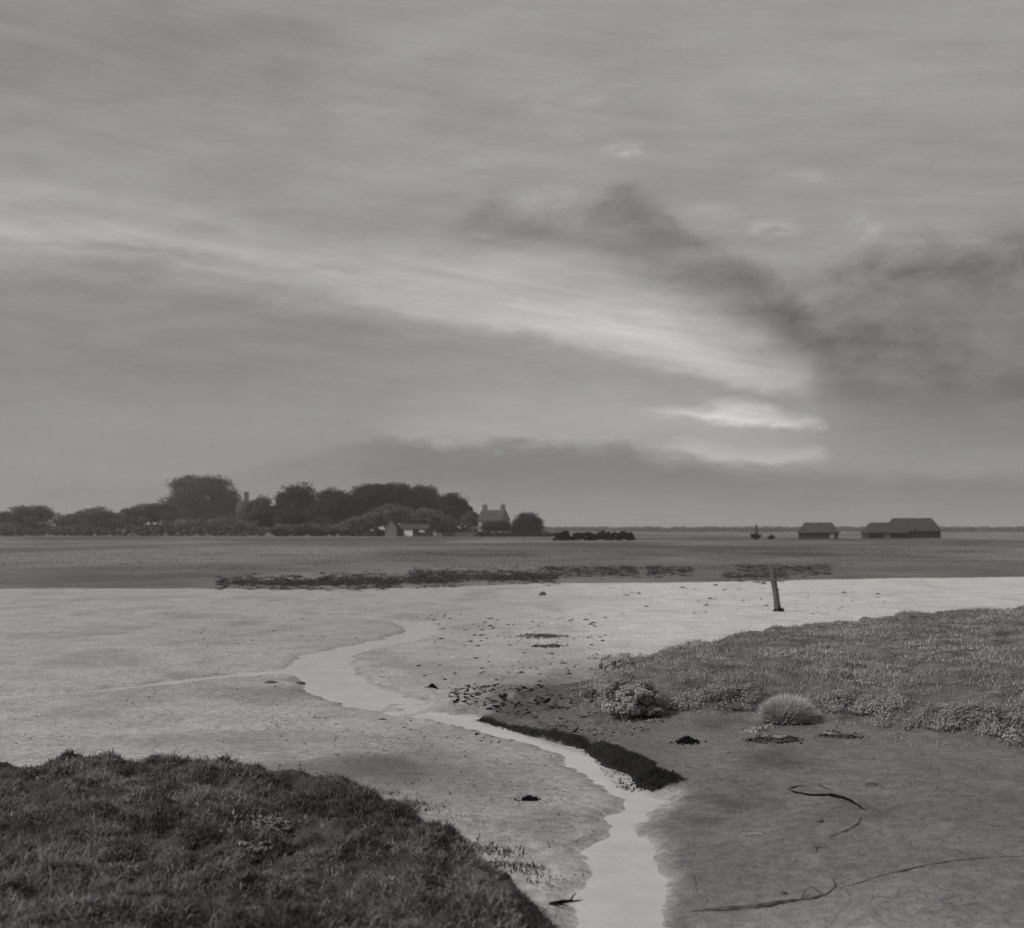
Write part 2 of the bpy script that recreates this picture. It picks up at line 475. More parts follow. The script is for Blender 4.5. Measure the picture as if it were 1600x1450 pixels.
M['tar'] = material('tarred_boards', 0.02, 0.05, 2.0, 0.8, 0.2, 0.5, 8.0, 0.04)
M['glass'] = material('window_pane', 0.02, 0.03, 2.0, 0.1, 0.5, 0)
M['pool'] = material('far_pool_water', 0.10, 0.14, 2.0, 0.15, 0.5, 0.1)

# ------------------------------------------------------------------ ground plan
STREAM = [(480, 959, .02), (560, 963, .08), (620, 970, .16), (655, 979, .30), (664, 988, .34), (620, 1000, .28), (560, 1012, .30),
          (506, 1027, .40), (503, 1050, .44), (526, 1074, .46), (580, 1093, .46), (650, 1109, .42), (720, 1122, .34), (800, 1143, .25),
          (865, 1164, .17), (905, 1182, .12), (940, 1210, .09), (985, 1240, .10), (1010, 1250, .10), (990, 1272, .08), (970, 1297, .08),
          (968, 1330, .11), (970, 1370, .15), (974, 1410, .19), (982, 1460, .24), (1000, 1600, .3), (1010, 1900, .35)]
BRANCH = [(500, 1040, .2), (440, 1050, .17), (380, 1055, .14), (300, 1063, .11), (230, 1072, .08), (100, 1085, .06), (-150, 1100, .04)]
RILL = [(560, 957, .05), (650, 948, .10), (740, 941, .12), (800, 936, .12), (848, 930, .10)]
W_Z = -0.03


def line_world(nodes, z): return [(*P(a, b, z), w) for a, b, w in nodes]


STREAM_W, BRANCH_W, RILL_W = line_world(STREAM, W_Z), line_world(BRANCH, W_Z), line_world(RILL, W_Z)
SCARP_W = [(*P(a, b, W_Z), w) for a, b, w in [(745, 1124, .02), (800, 1140, .04), (860, 1154, .06), (900, 1166, .09), (930, 1181, .13), (955, 1202, .16), (980, 1226, .17), (1014, 1234, .13), (1064, 1235, .03)]]


def dist_line(X, Y, nodes):
    """signed distance to a line of varying half width, and the width value of the nearest place"""
    best = np.full(X.shape, 1e9); wv = np.zeros(X.shape)
    for (ax, ay, aw), (bx, by, bw_) in zip(nodes[:-1], nodes[1:]):
        vx, vy = bx - ax, by - ay
        t = np.clip(((X - ax) * vx + (Y - ay) * vy) / (vx * vx + vy * vy + 1e-9), 0, 1)
        w = aw + (bw_ - aw) * t
        d = np.hypot(X - ax - t * vx, Y - ay - t * vy) - w
        k = d < best
        best = np.where(k, d, best); wv = np.where(k, w, wv)
    return best, wv


def dist_poly(X, Y, poly):
    """positive inside"""
    d = np.full(X.shape, 1e18); s = np.ones(X.shape)
    n = len(poly)
    for i in range(n):
        ax, ay = poly[i]; bx, by = poly[i - 1]
        ex, ey = bx - ax, by - ay; wx, wy = X - ax, Y - ay
        t = np.clip((wx * ex + wy * ey) / (ex * ex + ey * ey + 1e-12), 0, 1)
        d = np.minimum(d, (wx - ex * t) ** 2 + (wy - ey * t) ** 2)
        c1, c2, c3 = Y >= ay, Y < by, ex * wy > ey * wx
        flip = (c1 & c2 & c3) | (~c1 & ~c2 & ~c3)
        s = np.where(flip, -s, s)
    return -s * np.sqrt(d)


def poly_w(pts): return [tuple(P(a, b, z)) for a, b, z in pts]


LEFT_BANK = poly_w([(-900, 1160, .26), (-200, 1176, .26), (120, 1180, .26), (260, 1184, .26), (360, 1187, .25), (450, 1192, .24), (530, 1202, .22), (600, 1222, .2),
                    (660, 1250, .22), (720, 1282, .2), (770, 1308, .18), (812, 1340, .15), (838, 1372, .1), (850, 1392, .05), (858, 1420, .02), (880, 1452, .0),
                    (890, 1520, 0), (880, 1700, 0), (850, 2200, 0), (-900, 2200, 0)])
RIGHT_BANK = poly_w([(2600, 928, .36), (1700, 936, .36), (1500, 944, .36), (1400, 951, .36), (1290, 962, .36), (1200, 969, .36), (1110, 992, .34), (1030, 1005, .32), (970, 1032, .3),
                     (946, 1056, .28), (932, 1082, .12), (930, 1096, .08), (960, 1116, .06), (995, 1126, .06), (1034, 1122, .06), (1044, 1108, .1), (1120, 1104, .2), (1200, 1102, .2),
                     (1290, 1110, .22), (1350, 1124, .22), (1400, 1136, .22), (1500, 1150, .22), (1700, 1165, .22), (2600, 1190, .22)])
APRON = poly_w([(745, 1124, 0), (800, 1140, 0), (860, 1154, 0), (900, 1166, 0), (930, 1181, 0), (955, 1202, 0), (980, 1226, 0), (1014, 1234, 0), (1064, 1235, 0), (1052, 1262, 0), (1016, 1290, 0), (1022, 1330, 0), (1040, 1385, 0),
                (1068, 1450, 0), (1100, 1560, 0), (1130, 1900, 0), (2600, 1900, 0), (2600, 1000, 0), (1100, 1010, 0), (920, 1062, 0), (820, 1082, 0)])
SHORE_PX = np.array([(-900, 922), (0, 920), (200, 919), (500, 922), (700, 918), (850, 911), (1100, 910), (1250, 906), (1400, 904), (1600, 901), (2600, 890)], dtype=float)


SHADED_BANK = poly_w([(735, 1121, -.03), (800, 1137, -.03), (860, 1151, -.03), (905, 1161, -.02), (950, 1171, .0), (1010, 1190, .03), (1050, 1213, .03), (1070, 1230, .0),
                (1045, 1236, -.03), (1000, 1238, -.03), (968, 1233, -.03), (946, 1206, -.03), (922, 1187, -.03), (893, 1168, -.03), (855, 1157, -.03), (790, 1141, -.03), (740, 1126, -.03)])  # strip of the cut bank painted near-black for its shade and wetness


def to_px(X, Y): return CX + F * X / Y


def shore_y(X, Y):
    px = np.clip(to_px(X, Y), -900, 2600)
    return F * CAM_H / (np.interp(px, SHORE_PX[:, 0], SHORE_PX[:, 1]) - HY) + (fbm(X * 0.35, Y * 0.02, 5.0, 3) - 0.5) * 1.2


def fields(X, Y):
    """height and cover of the ground anywhere"""
    wx = X + (fbm(X * 1.9, Y * 1.9, 1.0, 4) - 0.5) * 0.34 + (fbm(X * 8, Y * 8, 1.5, 3) - 0.5) * 0.06
    wy = Y + (fbm(X * 1.9, Y * 1.9, 2.0, 4) - 0.5) * 0.42 + (fbm(X * 8, Y * 8, 2.5, 3) - 0.5) * 0.06
    ds, _ = dist_line(wx, wy, STREAM_W)
    dbr, _ = dist_line(wx, wy, BRANCH_W)
    drl, _ = dist_line(wx, wy, RILL_W)
    dl = dist_poly(X + (fbm(X * 1.6, Y * 1.6, 3.0, 4) - 0.5) * 0.6, Y + (fbm(X * 1.6, Y * 1.6, 4.0, 4) - 0.5) * 0.5, LEFT_BANK)
    dr = dist_poly(X + (fbm(X * 1.3, Y * 1.3, 6.0, 4) - 0.5) * 0.7, Y + (fbm(X * 1.3, Y * 1.3, 7.0, 4) - 0.5) * 0.7, RIGHT_BANK)
    dr = dr + .16
    da = dist_poly(wx, wy, APRON)
    dsc, hsc = dist_line(wx, wy, [(x, y, 0.0) for x, y, w in SCARP_W])
    wsc = np.zeros(X.shape)
    best = np.full(X.shape, 1e9)
    for (ax, ay, aw), (bx, by, bw_) in zip(SCARP_W[:-1], SCARP_W[1:]):
        vx, vy = bx - ax, by - ay
        t = np.clip(((wx - ax) * vx + (wy - ay) * vy) / (vx * vx + vy * vy), 0, 1)
        d = np.hypot(wx - ax - t * vx, wy - ay - t * vy)
        k = d < best; best = np.where(k, d, best); wsc = np.where(k, aw + (bw_ - aw) * t, wsc)
    dk = dist_poly(X + (fbm(X * 7, Y * 7, 19.0, 4) - .5) * .14, Y + (fbm(X * 7, Y * 7, 19.5, 4) - .5) * .18, SHADED_BANK)
    near = np.clip(1.2 - Y / 60.0, 0, 1)
    calm = 0.25 + 0.75 * sstep(np.minimum(ds, dbr), 0.0, 0.9)
    z = ((fbm(X * 0.6, Y * 0.6, 8.0, 4) - 0.42) * 0.04 * near + (fbm(X * 5, Y * 5, 9.0, 4) - 0.5) * 0.020 * near) * calm
    z = z + (fbm(X * 22, Y * 22, 10.0, 2) - 0.5) * 0.012 * np.clip(1 - Y / 25, 0, 1) * calm
    # apron of mud between stream and right bank
    z = z + sstep(da, 0.0, 2.2) * 0.16 + sstep(da, 2.0, 5.0) * 0.05
    sc = .06 * np.exp(-np.clip(-dk, 0, None) ** 2 / .35)
    z = z + sc * sstep(da, -0.01, 0.2) * (.8 + .4 * fbm(X * 6, Y * 6, 18.0, 3))
    # lumps of eroded weed-grown mud behind the scarp's far end
    lx_, ly_ = P(840, 1100)
    lump = np.exp(-((X - lx_) / 1.6) ** 2 - ((Y - ly_) / 1.8) ** 2)
    z = z + lump * (sstep(fbm(X * 3.2, Y * 2.2, 12.0, 4), 0.5, 0.7)) * 0.09
    # banks
    hl = sstep(dl, -0.06, 0.55) * (0.26 + (fbm(X * 1.4, Y * 1.4, 13.0, 4) - 0.4) * 0.20)
    hr = sstep(dr, -0.05, 0.45) * (0.22 + (fbm(X * 0.9, Y * 0.9, 14.0, 4) - 0.4) * 0.16) + sstep(dr, 0.3, 6.0) * 0.10
    z = z + hl + hr
    z = z + sstep(dl, 0.0, .3) * (fbm(X * 5.5, Y * 5.5, 16.0, 3) - .5) * .22 + sstep(dr, 0.0, .4) * (fbm(X * 3.2, Y * 3.2, 17.0, 3) - .5) * .15
    # channels
    z = z - 0.05 * sstep(-ds - .06, -0.36, 0.06) * (1 - sstep(dl, 0, .3))
    z = z - 0.05 * sstep(-dbr - .06, -0.3, 0.05)
    z = z - 0.03 * sstep(-drl, -0.25, 0.05)
    # far shore and marsh
    dsh = Y - shore_y(X, Y)
    z = z + sstep(dsh, 0.0, 1.2) * 0.10 + sstep(dsh, 2.5, 9.0) * 0.24
    z = z + sstep(dsh, 5, 20) * (fbm(X * 0.12, Y * 0.12, 15.0, 4) - 0.5) * 0.10 * np.clip(1.3 - Y / 500, 0.2, 1)
    return dict(z=z, ds=ds, dbr=dbr, drl=drl, dl=dl, dr=dr, da=da, dsc=best, wsc=wsc, dsh=dsh, dk=dk)


def sample(X, Y):
    """the same fields read back from the built ground sheet"""
    X, Y = np.asarray(X, dtype=float), np.asarray(Y, dtype=float)
    ci = np.interp(CX + F * X / Y, cols_px, np.arange(nc)); ri = np.interp(-F * CAM_H / Y, -rows_dy, np.arange(nr))
    c0 = np.clip(ci.astype(int), 0, nc - 2); r0 = np.clip(ri.astype(int), 0, nr - 2)
    u, v = ci - c0, ri - r0
    return {k: (a[r0, c0] * (1 - u) + a[r0, c0 + 1] * u) * (1 - v) + (a[r0 + 1, c0] * (1 - u) + a[r0 + 1, c0 + 1] * u) * v for k, a in FD.items()}


def height(x, y): return float(sample([x], [y])['z'][0])


def G(px, py, zadd=0.0):
    """the point of the ground seen at that place of the photograph"""
    z = 0.0
    for _ in range(10):
        x, y = P(px, py, z)
        z = 0.5 * z + 0.5 * height(x, y)
    return Vector((x, y, height(x, y) + zadd))


def blob(px_, py_, cx, cy, rx, ry): return np.exp(-((px_ - cx) / rx) ** 2 - ((py_ - cy) / ry) ** 2)


# ------------------------------------------------------------------ ground sheet
cols_px = np.concatenate([np.arange(-1000, -60, 24), np.arange(-60, 1660, 3.4), np.arange(1660, 2620, 24)])
rows_dy = np.concatenate([np.arange(1300, 640, -7.0), np.arange(640, 99.5, -1.5), np.arange(99.5, 72, -0.4), np.arange(72, 4, -1.0), [3.3, 2.6, 2.0, 1.6, 1.3]])
rows_Y = F * CAM_H / rows_dy
GX = (cols_px[None, :] - CX) / F * rows_Y[:, None]
GY = np.repeat(rows_Y[:, None], len(cols_px), axis=1)
FD = fields(GX, GY)
GZ = FD['z']
nr, nc = GX.shape
PXg, PYg = np.repeat(cols_px[None, :], nr, 0), np.repeat((rows_dy + HY)[:, None], nc, 1)
# mud tone: clean silt, weed-stained and algae-filmed mud, and the cut bank's painted shade
warp = (fbm(GX * 1.1, GY * 0.9, 20.0, 5) - 0.5)
wpx, wpy = PXg + warp * 190, PYg + (fbm(GX * 1.1, GY * 0.9, 21.0, 5) - 0.5) * 60
st = np.full(GX.shape, 0.355) + 0.19 * sstep(PXg, 700, 1050) * sstep(-PYg, -1060, -985)
st -= 0.24 * np.clip(blob(wpx, wpy, 830, 1088, 105, 26) * 1.25, 0, 1)
st -= 0.17 * blob(wpx, wpy, 620, 1200, 230, 42)
st -= 0.08 * blob(wpx, wpy, 760, 1270, 170, 70)
st -= 0.06 * blob(wpx, wpy, 420, 1075, 120, 25)
st -= 0.05 * blob(wpx, wpy, 420, 985, 200, 22)
st -= 0.225 * sstep(FD['da'], -0.08, 0.14) * (1 - 0.45 * blob(wpx, wpy, 1300, 1480, 260, 55))
st -= 0.07 * sstep(fbm(GX * 0.8, GY * 0.55, 22.0, 5), 0.52, 0.70)
st += 0.04 * blob(wpx, wpy, 930, 1400, 70, 60)
st = st - 0.05 * (1 - sstep(np.abs(FD['ds'] - 0.12), 0.0, 0.10))
scarp = sstep(FD['dk'], -0.03, 0.015)  # mask that darkens the mud colour where the cut bank is shaded and wet
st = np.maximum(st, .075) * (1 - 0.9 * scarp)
st = np.where(FD['dsh'] > 0.1, 0.15, st)
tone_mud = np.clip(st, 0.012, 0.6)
wet = np.clip(0.55 + 0.5 * (0.5 - fbm(GX * 0.7, GY * 0.7, 23.0, 4)) * 2 - 0.45 * sstep(FD['da'], 0.0, 0.6), 0, 1)
tone_marsh = np.clip(0.15 + 0.9 * sstep(fbm(GX * 0.035, GY * 0.02, 24.0, 5), 0.35, 0.72) + 0.15 * sstep(FD['dsh'], 1.0, 0.0) - 0.35 * blob(PXg, PYg, 1150, 865, 330, 25)
                     + 0.40 * blob(PXg, PYg, 620, 862, 220, 6) - 0.35 * blob(PXg, PYg, 600, 844, 600, 3.5) - 0.3 * blob(PXg, PYg, 700, 874, 500, 4) + 0.2 * blob(PXg, PYg, 500, 851, 300, 2.5), 0, 1)
idx = np.arange(nr * nc).reshape(nr, nc)
quads = np.stack([idx[:-1, :-1], idx[:-1, 1:], idx[1:, 1:], idx[1:, :-1]], -1).reshape(-1, 4)


def face_mean(a): return 0.25 * (a[:-1, :-1] + a[:-1, 1:] + a[1:, 1:] + a[1:, :-1]).ravel()


fsh, fdl, fdr, fds = (face_mean(FD[k]) for k in ('dsh', 'dl', 'dr', 'ds'))
is_marsh = fsh > 0.05
is_left = (~is_marsh) & (fdl > 0.0)
is_right = (~is_marsh) & (fdr > 0.0) & ~is_left
is_mud = ~(is_marsh | is_left | is_right)
VV = np.stack([GX.ravel(), GY.ravel(), GZ.ravel()], -1)


def sub_sheet(name, mask, mat, tone=None, zover=None, wetv=None):
    q = quads[mask]
    used = np.unique(q)
    re = np.full(len(VV), -1); re[used] = np.arange(len(used))
    v = VV[used].copy()
    if zover is not None: v[:, 2] = zover
    at = {}
    if wetv is not None: at['wet'] = wetv.ravel()[used]
    o = mk(name, v, re[q], mat, smooth=True, tone=None if tone is None else tone.ravel()[used], attrs=at)
    return tag(o, kind='structure')


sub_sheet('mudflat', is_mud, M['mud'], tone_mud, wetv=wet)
sub_sheet('marsh', is_marsh, M['marsh'], tone_marsh)
sub_sheet('bank_left', is_left, M['bank'])
sub_sheet('bank_right', is_right, M['bank_pale'])
f_near = np.minimum(np.minimum(fds, face_mean(FD['dbr'])), 9)
sub_sheet('stream_water', (f_near < 0.42) & (~is_marsh), M['water'], zover=W_Z)

# ------------------------------------------------------------------ vegetation
def blades(name, X, Y, Z, L, W, lean, tone, mat, seed=1, curl=0.5, parent=None, loc=None):
    r = np.random.default_rng(seed); n = len(X)
    th = r.uniform(0, 2 * np.pi, n); la = r.uniform(0, 2 * np.pi, n)
    ll = lean * r.uniform(0.2, 1.0, n)
    wx, wy = np.cos(th) * W * .5, np.sin(th) * W * .5
    lx, ly = np.cos(la) * ll * L, np.sin(la) * ll * L
    b = np.stack([X, Y, Z], -1)
    w = np.stack([wx, wy, np.zeros(n)], -1)
    mid = b + np.stack([lx * .35, ly * .35, L * .58 * np.sqrt(np.clip(1 - (ll * .5) ** 2, .1, 1))], -1)
    tip = b + np.stack([lx * (1 + curl * .3), ly * (1 + curl * .3), L * np.sqrt(np.clip(1 - ll ** 2, .05, 1))], -1)
    V = np.stack([b - w, b + w, mid - w * .8, mid + w * .8, tip], 1).reshape(-1, 3)
    i0 = (np.arange(n) * 5)[:, None]
    Fc = np.concatenate([i0 + [0, 1, 3], i0 + [0, 3, 2], i0 + [2, 3, 4]], 0)
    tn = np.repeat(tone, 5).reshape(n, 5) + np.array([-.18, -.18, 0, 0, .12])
    return mk(name, V, Fc, mat, parent=parent, tone=np.clip(tn, 0, 1).ravel(), loc=loc)


def scatter(n, xr, yr, accept, seed, near_bias=0.0):
    r = np.random.default_rng(seed)
    X = r.uniform(*xr, n); Y = r.uniform(*yr, n)
    fd = sample(X, Y)
    k = accept(X, Y, fd, r.random(n))
    return X[k], Y[k], {a: v[k] for a, v in fd.items()}


def in_view(X, Y, m=260): return np.abs(F * X / Y) < 800 + m


# left bank: dense dark purslane-like grass in tussocks
X, Y, fd = scatter(560000, (-7.5, 1.0), (4.6, 11.2), lambda X, Y, f, u: ((f['dl'] > 0.12) | (u < .55 * sstep(f['dl'], -0.55, 0.15) * sstep(fbm(X * 2.6, Y * 2.6, 36.0, 3), .42, .62))) & (f['ds'] > .1) & in_view(X, Y, 420) &
                   (u < 0.25 + 0.75 * sstep(fbm(X * 3.2, Y * 3.2, 30.0, 3), 0.3, 0.6)), 31)
cl = fbm(X * 3.2, Y * 3.2, 30.0, 3); big = .6 * fbm(X * 0.9, Y * 0.9, 32.0, 4) + .4 * fbm(X * 6, Y * 6, 35.0, 3)
r = np.random.default_rng(33)
L = (0.022 + 0.05 * sstep(cl, 0.25, 0.7)) * r.uniform(0.5, 1.4, len(X)) * (0.6 + 0.4 * sstep(fd['dl'], 0, .3)) * np.where(r.random(len(X)) < .02, 1.7, 1.0)
tone = np.clip(0.02 + 1.0 * sstep(big, 0.38, 0.62) * r.uniform(.4, 1.2, len(X)) + r.normal(0, .13, len(X)), 0, 1)
tag(blades('dark_grass', X, Y, fd['z'] - .01, L, 0.0095 * r.uniform(.7, 1.6, len(X)), 0.97, tone, M['grass_dark'], 34),
    'dark coarse marsh grass covering the near bank at lower left', 'grass', kind='stuff')
print('left blades', len(X))

# right bank: greyer, finer grass
X, Y, fd = scatter(700000, (0.6, 24), (9.5, 38), lambda X, Y, f, u: ((f['dr'] > 0.1) | (u < .5 * sstep(f['dr'], -0.8, 0.15) * sstep(fbm(X * 2.2, Y * 2.2, 46.0, 3), .42, .62))) & in_view(X, Y, 300) &
                   (u < (13.0 / Y) ** 1.6 * (0.35 + 0.65 * sstep(fbm(X * 2.2, Y * 2.2, 40.0, 3), 0.3, 0.6))), 41)
cl = fbm(X * 2.2, Y * 2.2, 40.0, 3); big = fbm(X * 0.7, Y * 0.7, 42.0, 4)
L = (0.022 + 0.045 * sstep(cl, 0.25, 0.7)) * r.uniform(0.5, 1.4, len(X)) * np.where(r.random(len(X)) < .02, 1.7, 1.0)
edge = sstep(fd['dr'], 0.0, 0.5)
tone = np.clip(0.10 + 0.70 * sstep(big, 0.34, 0.64) * r.uniform(.5, 1.2, len(X)) + r.normal(0, .14, len(X)), 0, 1)
tag(blades('grey_grass', X, Y, fd['z'] - .01, L, 0.012 * (Y / 14) * r.uniform(.7, 1.5, len(X)), 0.95, tone, M['grass_right'], 43),
    'grey-green marsh grass covering the low mound on the right', 'grass', kind='stuff')
print('right blades', len(X))

# far marsh: sedge tufts thinning with distance
X, Y, fd = scatter(160000, (-60, 60), (48, 130), lambda X, Y, f, u: (f['dsh'] > 1.0) & in_view(X, Y, 200) &
                   (u < (52.0 / Y) ** 1.8 * (0.1 + 0.9 * sstep(fbm(X * .3, Y * .12, 50.0, 4), 0.42, 0.6))), 51)
L = 0.055 * r.uniform(0.5, 1.5, len(X)) * (0.5 + 0.5 * sstep(fd['dsh'], 1, 6))
tone = np.clip(fbm(X * .12, Y * .06, 52.0, 4) + r.normal(0, .15, len(X)), 0, 1)
tag(blades('sedge', X, Y, fd['z'] - .02, L, 0.05 * (Y / 60) * r.uniform(.6, 1.4, len(X)), 0.97, tone, M['sedge'], 53),
    'low sedge growing over the flat marsh beyond the mud', 'sedge', kind='stuff')
print('sedge', len(X))


def leaves(C, Rn, size, tone, seed):
    """leaf-clump quads at centres C turned roughly along Rn"""
    r = np.random.default_rng(seed); n = len(C)
    nrm = Rn + r.normal(0, .55, (n, 3)); nrm /= np.linalg.norm(nrm, axis=1)[:, None] + 1e-9
    a = r.normal(0, 1, (n, 3)); u = np.cross(nrm, a); u /= np.linalg.norm(u, axis=1)[:, None] + 1e-9
    v = np.cross(nrm, u)
    s1 = (size * r.uniform(.6, 1.3, n))[:, None]; s2 = (size * r.uniform(.4, .9, n))[:, None]
    V = np.stack([C - u * s1, C - v * s2 + u * s1 * .2, C + u * s1, C + v * s2], 1).reshape(-1, 3)
    Fc = (np.arange(n) * 4)[:, None] + np.array([0, 1, 2, 3])
    return V, Fc, np.repeat(tone, 4)


def crown_points(lobes, nclump, nleaf, seed, spread=0.17):
    """lobes: (x,y,z,rx,ry,rz); leaves gather in clumps over and through the lobes"""
    r = np.random.default_rng(seed)
    vol = np.array([l[3] * l[5] for l in lobes]); vol = vol / vol.sum()
    Cs, Ns, Ts = [], [], []
    for l, fr in zip(lobes, vol):
        c = np.array(l[:3]); R = np.array(l[3:])
        k = max(6, int(nclump * fr)); m = max(20, int(nleaf * fr))
        d = r.normal(0, 1, (k, 3)); d /= np.linalg.norm(d, axis=1)[:, None]
        d[:, 2] = np.where(d[:, 2] < -.55, -d[:, 2], d[:, 2])
        rad = r.uniform(.50, .98, k)[:, None] * (1 + r.normal(0, .06, k)[:, None])
        cc = d * rad
        tcl = np.clip(r.normal(.5, .22, k), 0, 1)
        w = r.integers(0, k, m)
        off = np.clip(r.normal(0, spread, (m, 3)), -1.5 * spread, 1.5 * spread) * np.array([1, 1, .8])
        p = cc[w] + off
        Cs.append(c + p * R); Ns.append(d[w] + off * 3); Ts.append(np.clip(tcl[w] + r.normal(0, .12, m), 0, 1))
    return np.concatenate(Cs), np.concatenate(Ns), np.concatenate(Ts)


MARSH_Z = 0.34


def WX(px, Y): return (px - CX) / F * Y


def WZ(py, Y): return CAM_H - (py - HY) / F * Y


def tree(label, lobes_px, Y, mat, n=6000, size=0.42, base_px=None, name='broadleaf_tree', seed=0, group=None, low=True, cat='tree', clumps=None, depth=0.9):
    """lobes_px: (px, py, rx_px, ry_px) as seen; distance Y gives the real size"""
    s = Y / F
    bx = base_px if base_px is not None else np.mean([l[0] for l in lobes_px])
    gz = height(WX(bx, Y), Y)
    root = empty(name, (WX(bx, Y), Y, gz))
    r = random.Random(seed)
    lobes = [(WX(a, Y), Y + r.uniform(-.25, .25) * c * s, WZ(b, Y), c * s, c * s * depth, d * s) for a, b, c, d in lobes_px]
    C, N, T = crown_points(lobes, clumps or int(60 * len(lobes) + 60), int(n * 3.4), seed + 100)
    k = C[:, 2] > gz + 0.1
    V, Fc, tn = leaves(C[k], N[k], size * .72, T[k], seed + 200)
    mk('crown', V, Fc, mat, parent=root, tone=tn)
    # tapered trunk and limbs reaching into the lobes
    mb = MB()
    zt = max(l[2] for l in lobes) ; zlow = min(l[2] for l in lobes)
    fork = gz + max(1.0, (zlow - gz) * 0.55)
    rt = max(.12, 0.028 * (zt - gz) + .05)
    x0, y0 = root.location.x, root.location.y
    mb.tube([(x0, y0, gz - .3), (x0 + .05, y0, gz + .4), (x0 - .1, y0 + .1, fork)], [rt * 1.5, rt, rt * .8], 8, .15, seed)
    for i, l in enumerate(lobes):
        e = Vector(l[:3]); m_ = Vector((x0, y0, fork)).lerp(e, .5) + Vector((0, 0, .3))
        mb.tube([(x0 - .1, y0 + .1, fork - .2), m_, e + Vector((0, 0, l[5] * .4))], [rt * .6, rt * .4, rt * .12], 6, .1, seed + i)
    mb.build('trunk', M['bark'], root, loc=-root.location)
    return tag(root, label, cat, group)


# --- the village wood on the left
TG = 'trees of the village across the marsh'
tree('broad dome-shaped tree, tallest of the village trees, far left', [(318, 777, 56, 33), (288, 795, 32, 30), (348, 793, 32, 30), (318, 808, 60, 28), (300, 762, 30, 17), (335, 761, 30, 16), (290, 818, 32, 20), (345, 818, 32, 20)], 480, M['leaf_hazed'], 15000, .55, seed=1, group=TG)
tree('low spreading tree at the left foot of the dome-shaped tree', [(228, 806, 26, 20), (254, 808, 22, 22), (205, 812, 20, 18)], 415, M['leaf_hazed'], 3600, .5, seed=2, group=TG)
tree('low tree left of all, beyond the edge of the village', [(150, 812, 36, 18), (110, 817, 28, 14), (180, 816, 22, 14), (140, 826, 50, 10)], 420, M['leaf_hazed'], 3600, .5, seed=3, group=TG)
tree('bushy tree at the far left end of the village treeline', [(50, 810, 40, 20), (10, 815, 30, 16), (30, 826, 60, 10)], 430, M['leaf_hazed'], 3800, .5, seed=4, group=TG)
tree('low tree between the chimney and the round dark-topped tree', [(405, 800, 24, 22), (422, 808, 20, 20), (385, 812, 18, 18)], 405, M['leaf_hazed'], 3600, .5, seed=5, group=TG)
tree('round dark-topped tree right of the lone chimney', [(462, 782, 31, 25), (448, 796, 24, 22), (480, 796, 20, 22), (464, 812, 34, 20)], 375, M['leaf_dark'], 5600, .45, seed=6, group=TG)
tree('dark tree joining the round tree and the long wood', [(520, 790, 30, 26), (500, 806, 22, 22), (538, 796, 26, 26), (520, 815, 36, 18)], 365, M['leaf_dark'], 5600, .45, seed=7, group=TG)
tree('tall tree at the left end of the long wood', [(572, 786, 30, 28), (592, 778, 22, 22), (560, 806, 30, 24)], 372, M['leaf_dark'], 5200, .45, seed=8, group=TG)
tree('tall tree with jagged top, highest of the long wood', [(618, 778, 28, 23), (600, 790, 28, 25), (630, 800, 30, 26)], 376, M['leaf_dark'], 5200, .45, seed=9, group=TG)
tree('tall tree in the middle right of the long wood', [(660, 784, 30, 25), (648, 800, 30, 26), (678, 800, 26, 22)], 378, M['leaf_dark'], 5200, .45, seed=10, group=TG)
tree('shorter tree where the long wood slopes down towards the cottage', [(702, 793, 26, 23), (722, 803, 18, 20), (690, 812, 26, 20)], 374, M['leaf_dark'], 4400, .45, seed=11, group=TG)
tree('small tree at the right foot of the long wood', [(735, 814, 18, 14), (748, 818, 14, 11)], 368, M['leaf_mid'], 2200, .4, seed=12, group=TG)
tree('pale orchard tree below the left end of the long wood', [(560, 820, 24, 14), (545, 826, 22, 10), (578, 816, 20, 14)], 350, M['leaf_pale'], 3200, .4, seed=13, group=TG)
tree('pale rounded tree in front of the middle of the long wood', [(610, 806, 28, 17), (590, 814, 24, 16), (632, 810, 24, 17)], 354, M['leaf_pale'], 3800, .4, seed=14, group=TG)
tree('pale tree in front of the right part of the long wood', [(668, 810, 26, 16), (690, 818, 22, 14), (650, 816, 22, 14)], 353, M['leaf_pale'], 3400, .4, seed=15, group=TG)
tree('small black bush below the low trees, left of two', [(415, 815, 13, 13), (407, 811, 9, 7)], 345, M['black_hedge'], 1500, .32, seed=16, group=TG, name='bush', cat='bush')
tree('small black bush below the round dark-topped tree, right of two', [(456, 813, 15, 10), (464, 810, 11, 8)], 345, M['black_hedge'], 1500, .32, seed=17, group=TG, name='bush', cat='bush')
tree('dark pointed tree beside the whitewashed shed', [(683, 824, 13, 10), (681, 815, 7, 8), (690, 829, 10, 7)], 338, M['leaf_dark'], 1500, .3, seed=18, group=TG)
tree('dark bush in front of the two-chimney cottage', [(768, 825, 18, 9), (785, 824, 16, 10)], 338, M['leaf_dark'], 1600, .3, seed=19, group=TG, name='bush', cat='bush')
tree('rounded dark tree at the right end of the village', [(824, 818, 23, 16), (812, 824, 16, 13), (834, 824, 14, 14), (824, 830, 26, 8)], 334, M['leaf_dark'], 3600, .34, seed=20, group=TG)
tree('grey undergrowth below the dome-shaped tree', [(300, 824, 40, 14), (345, 824, 36, 14), (380, 826, 30, 12)], 390, M['leaf_pale'], 3800, .45, seed=21, group=TG, name='bush', cat='bush')
tree('grey undergrowth between the black bushes and the orchard', [(440, 828, 34, 9), (490, 828, 34, 10), (520, 828, 22, 9)], 352, M['leaf_pale'], 3400, .4, seed=22, group=TG, name='bush', cat='bush')


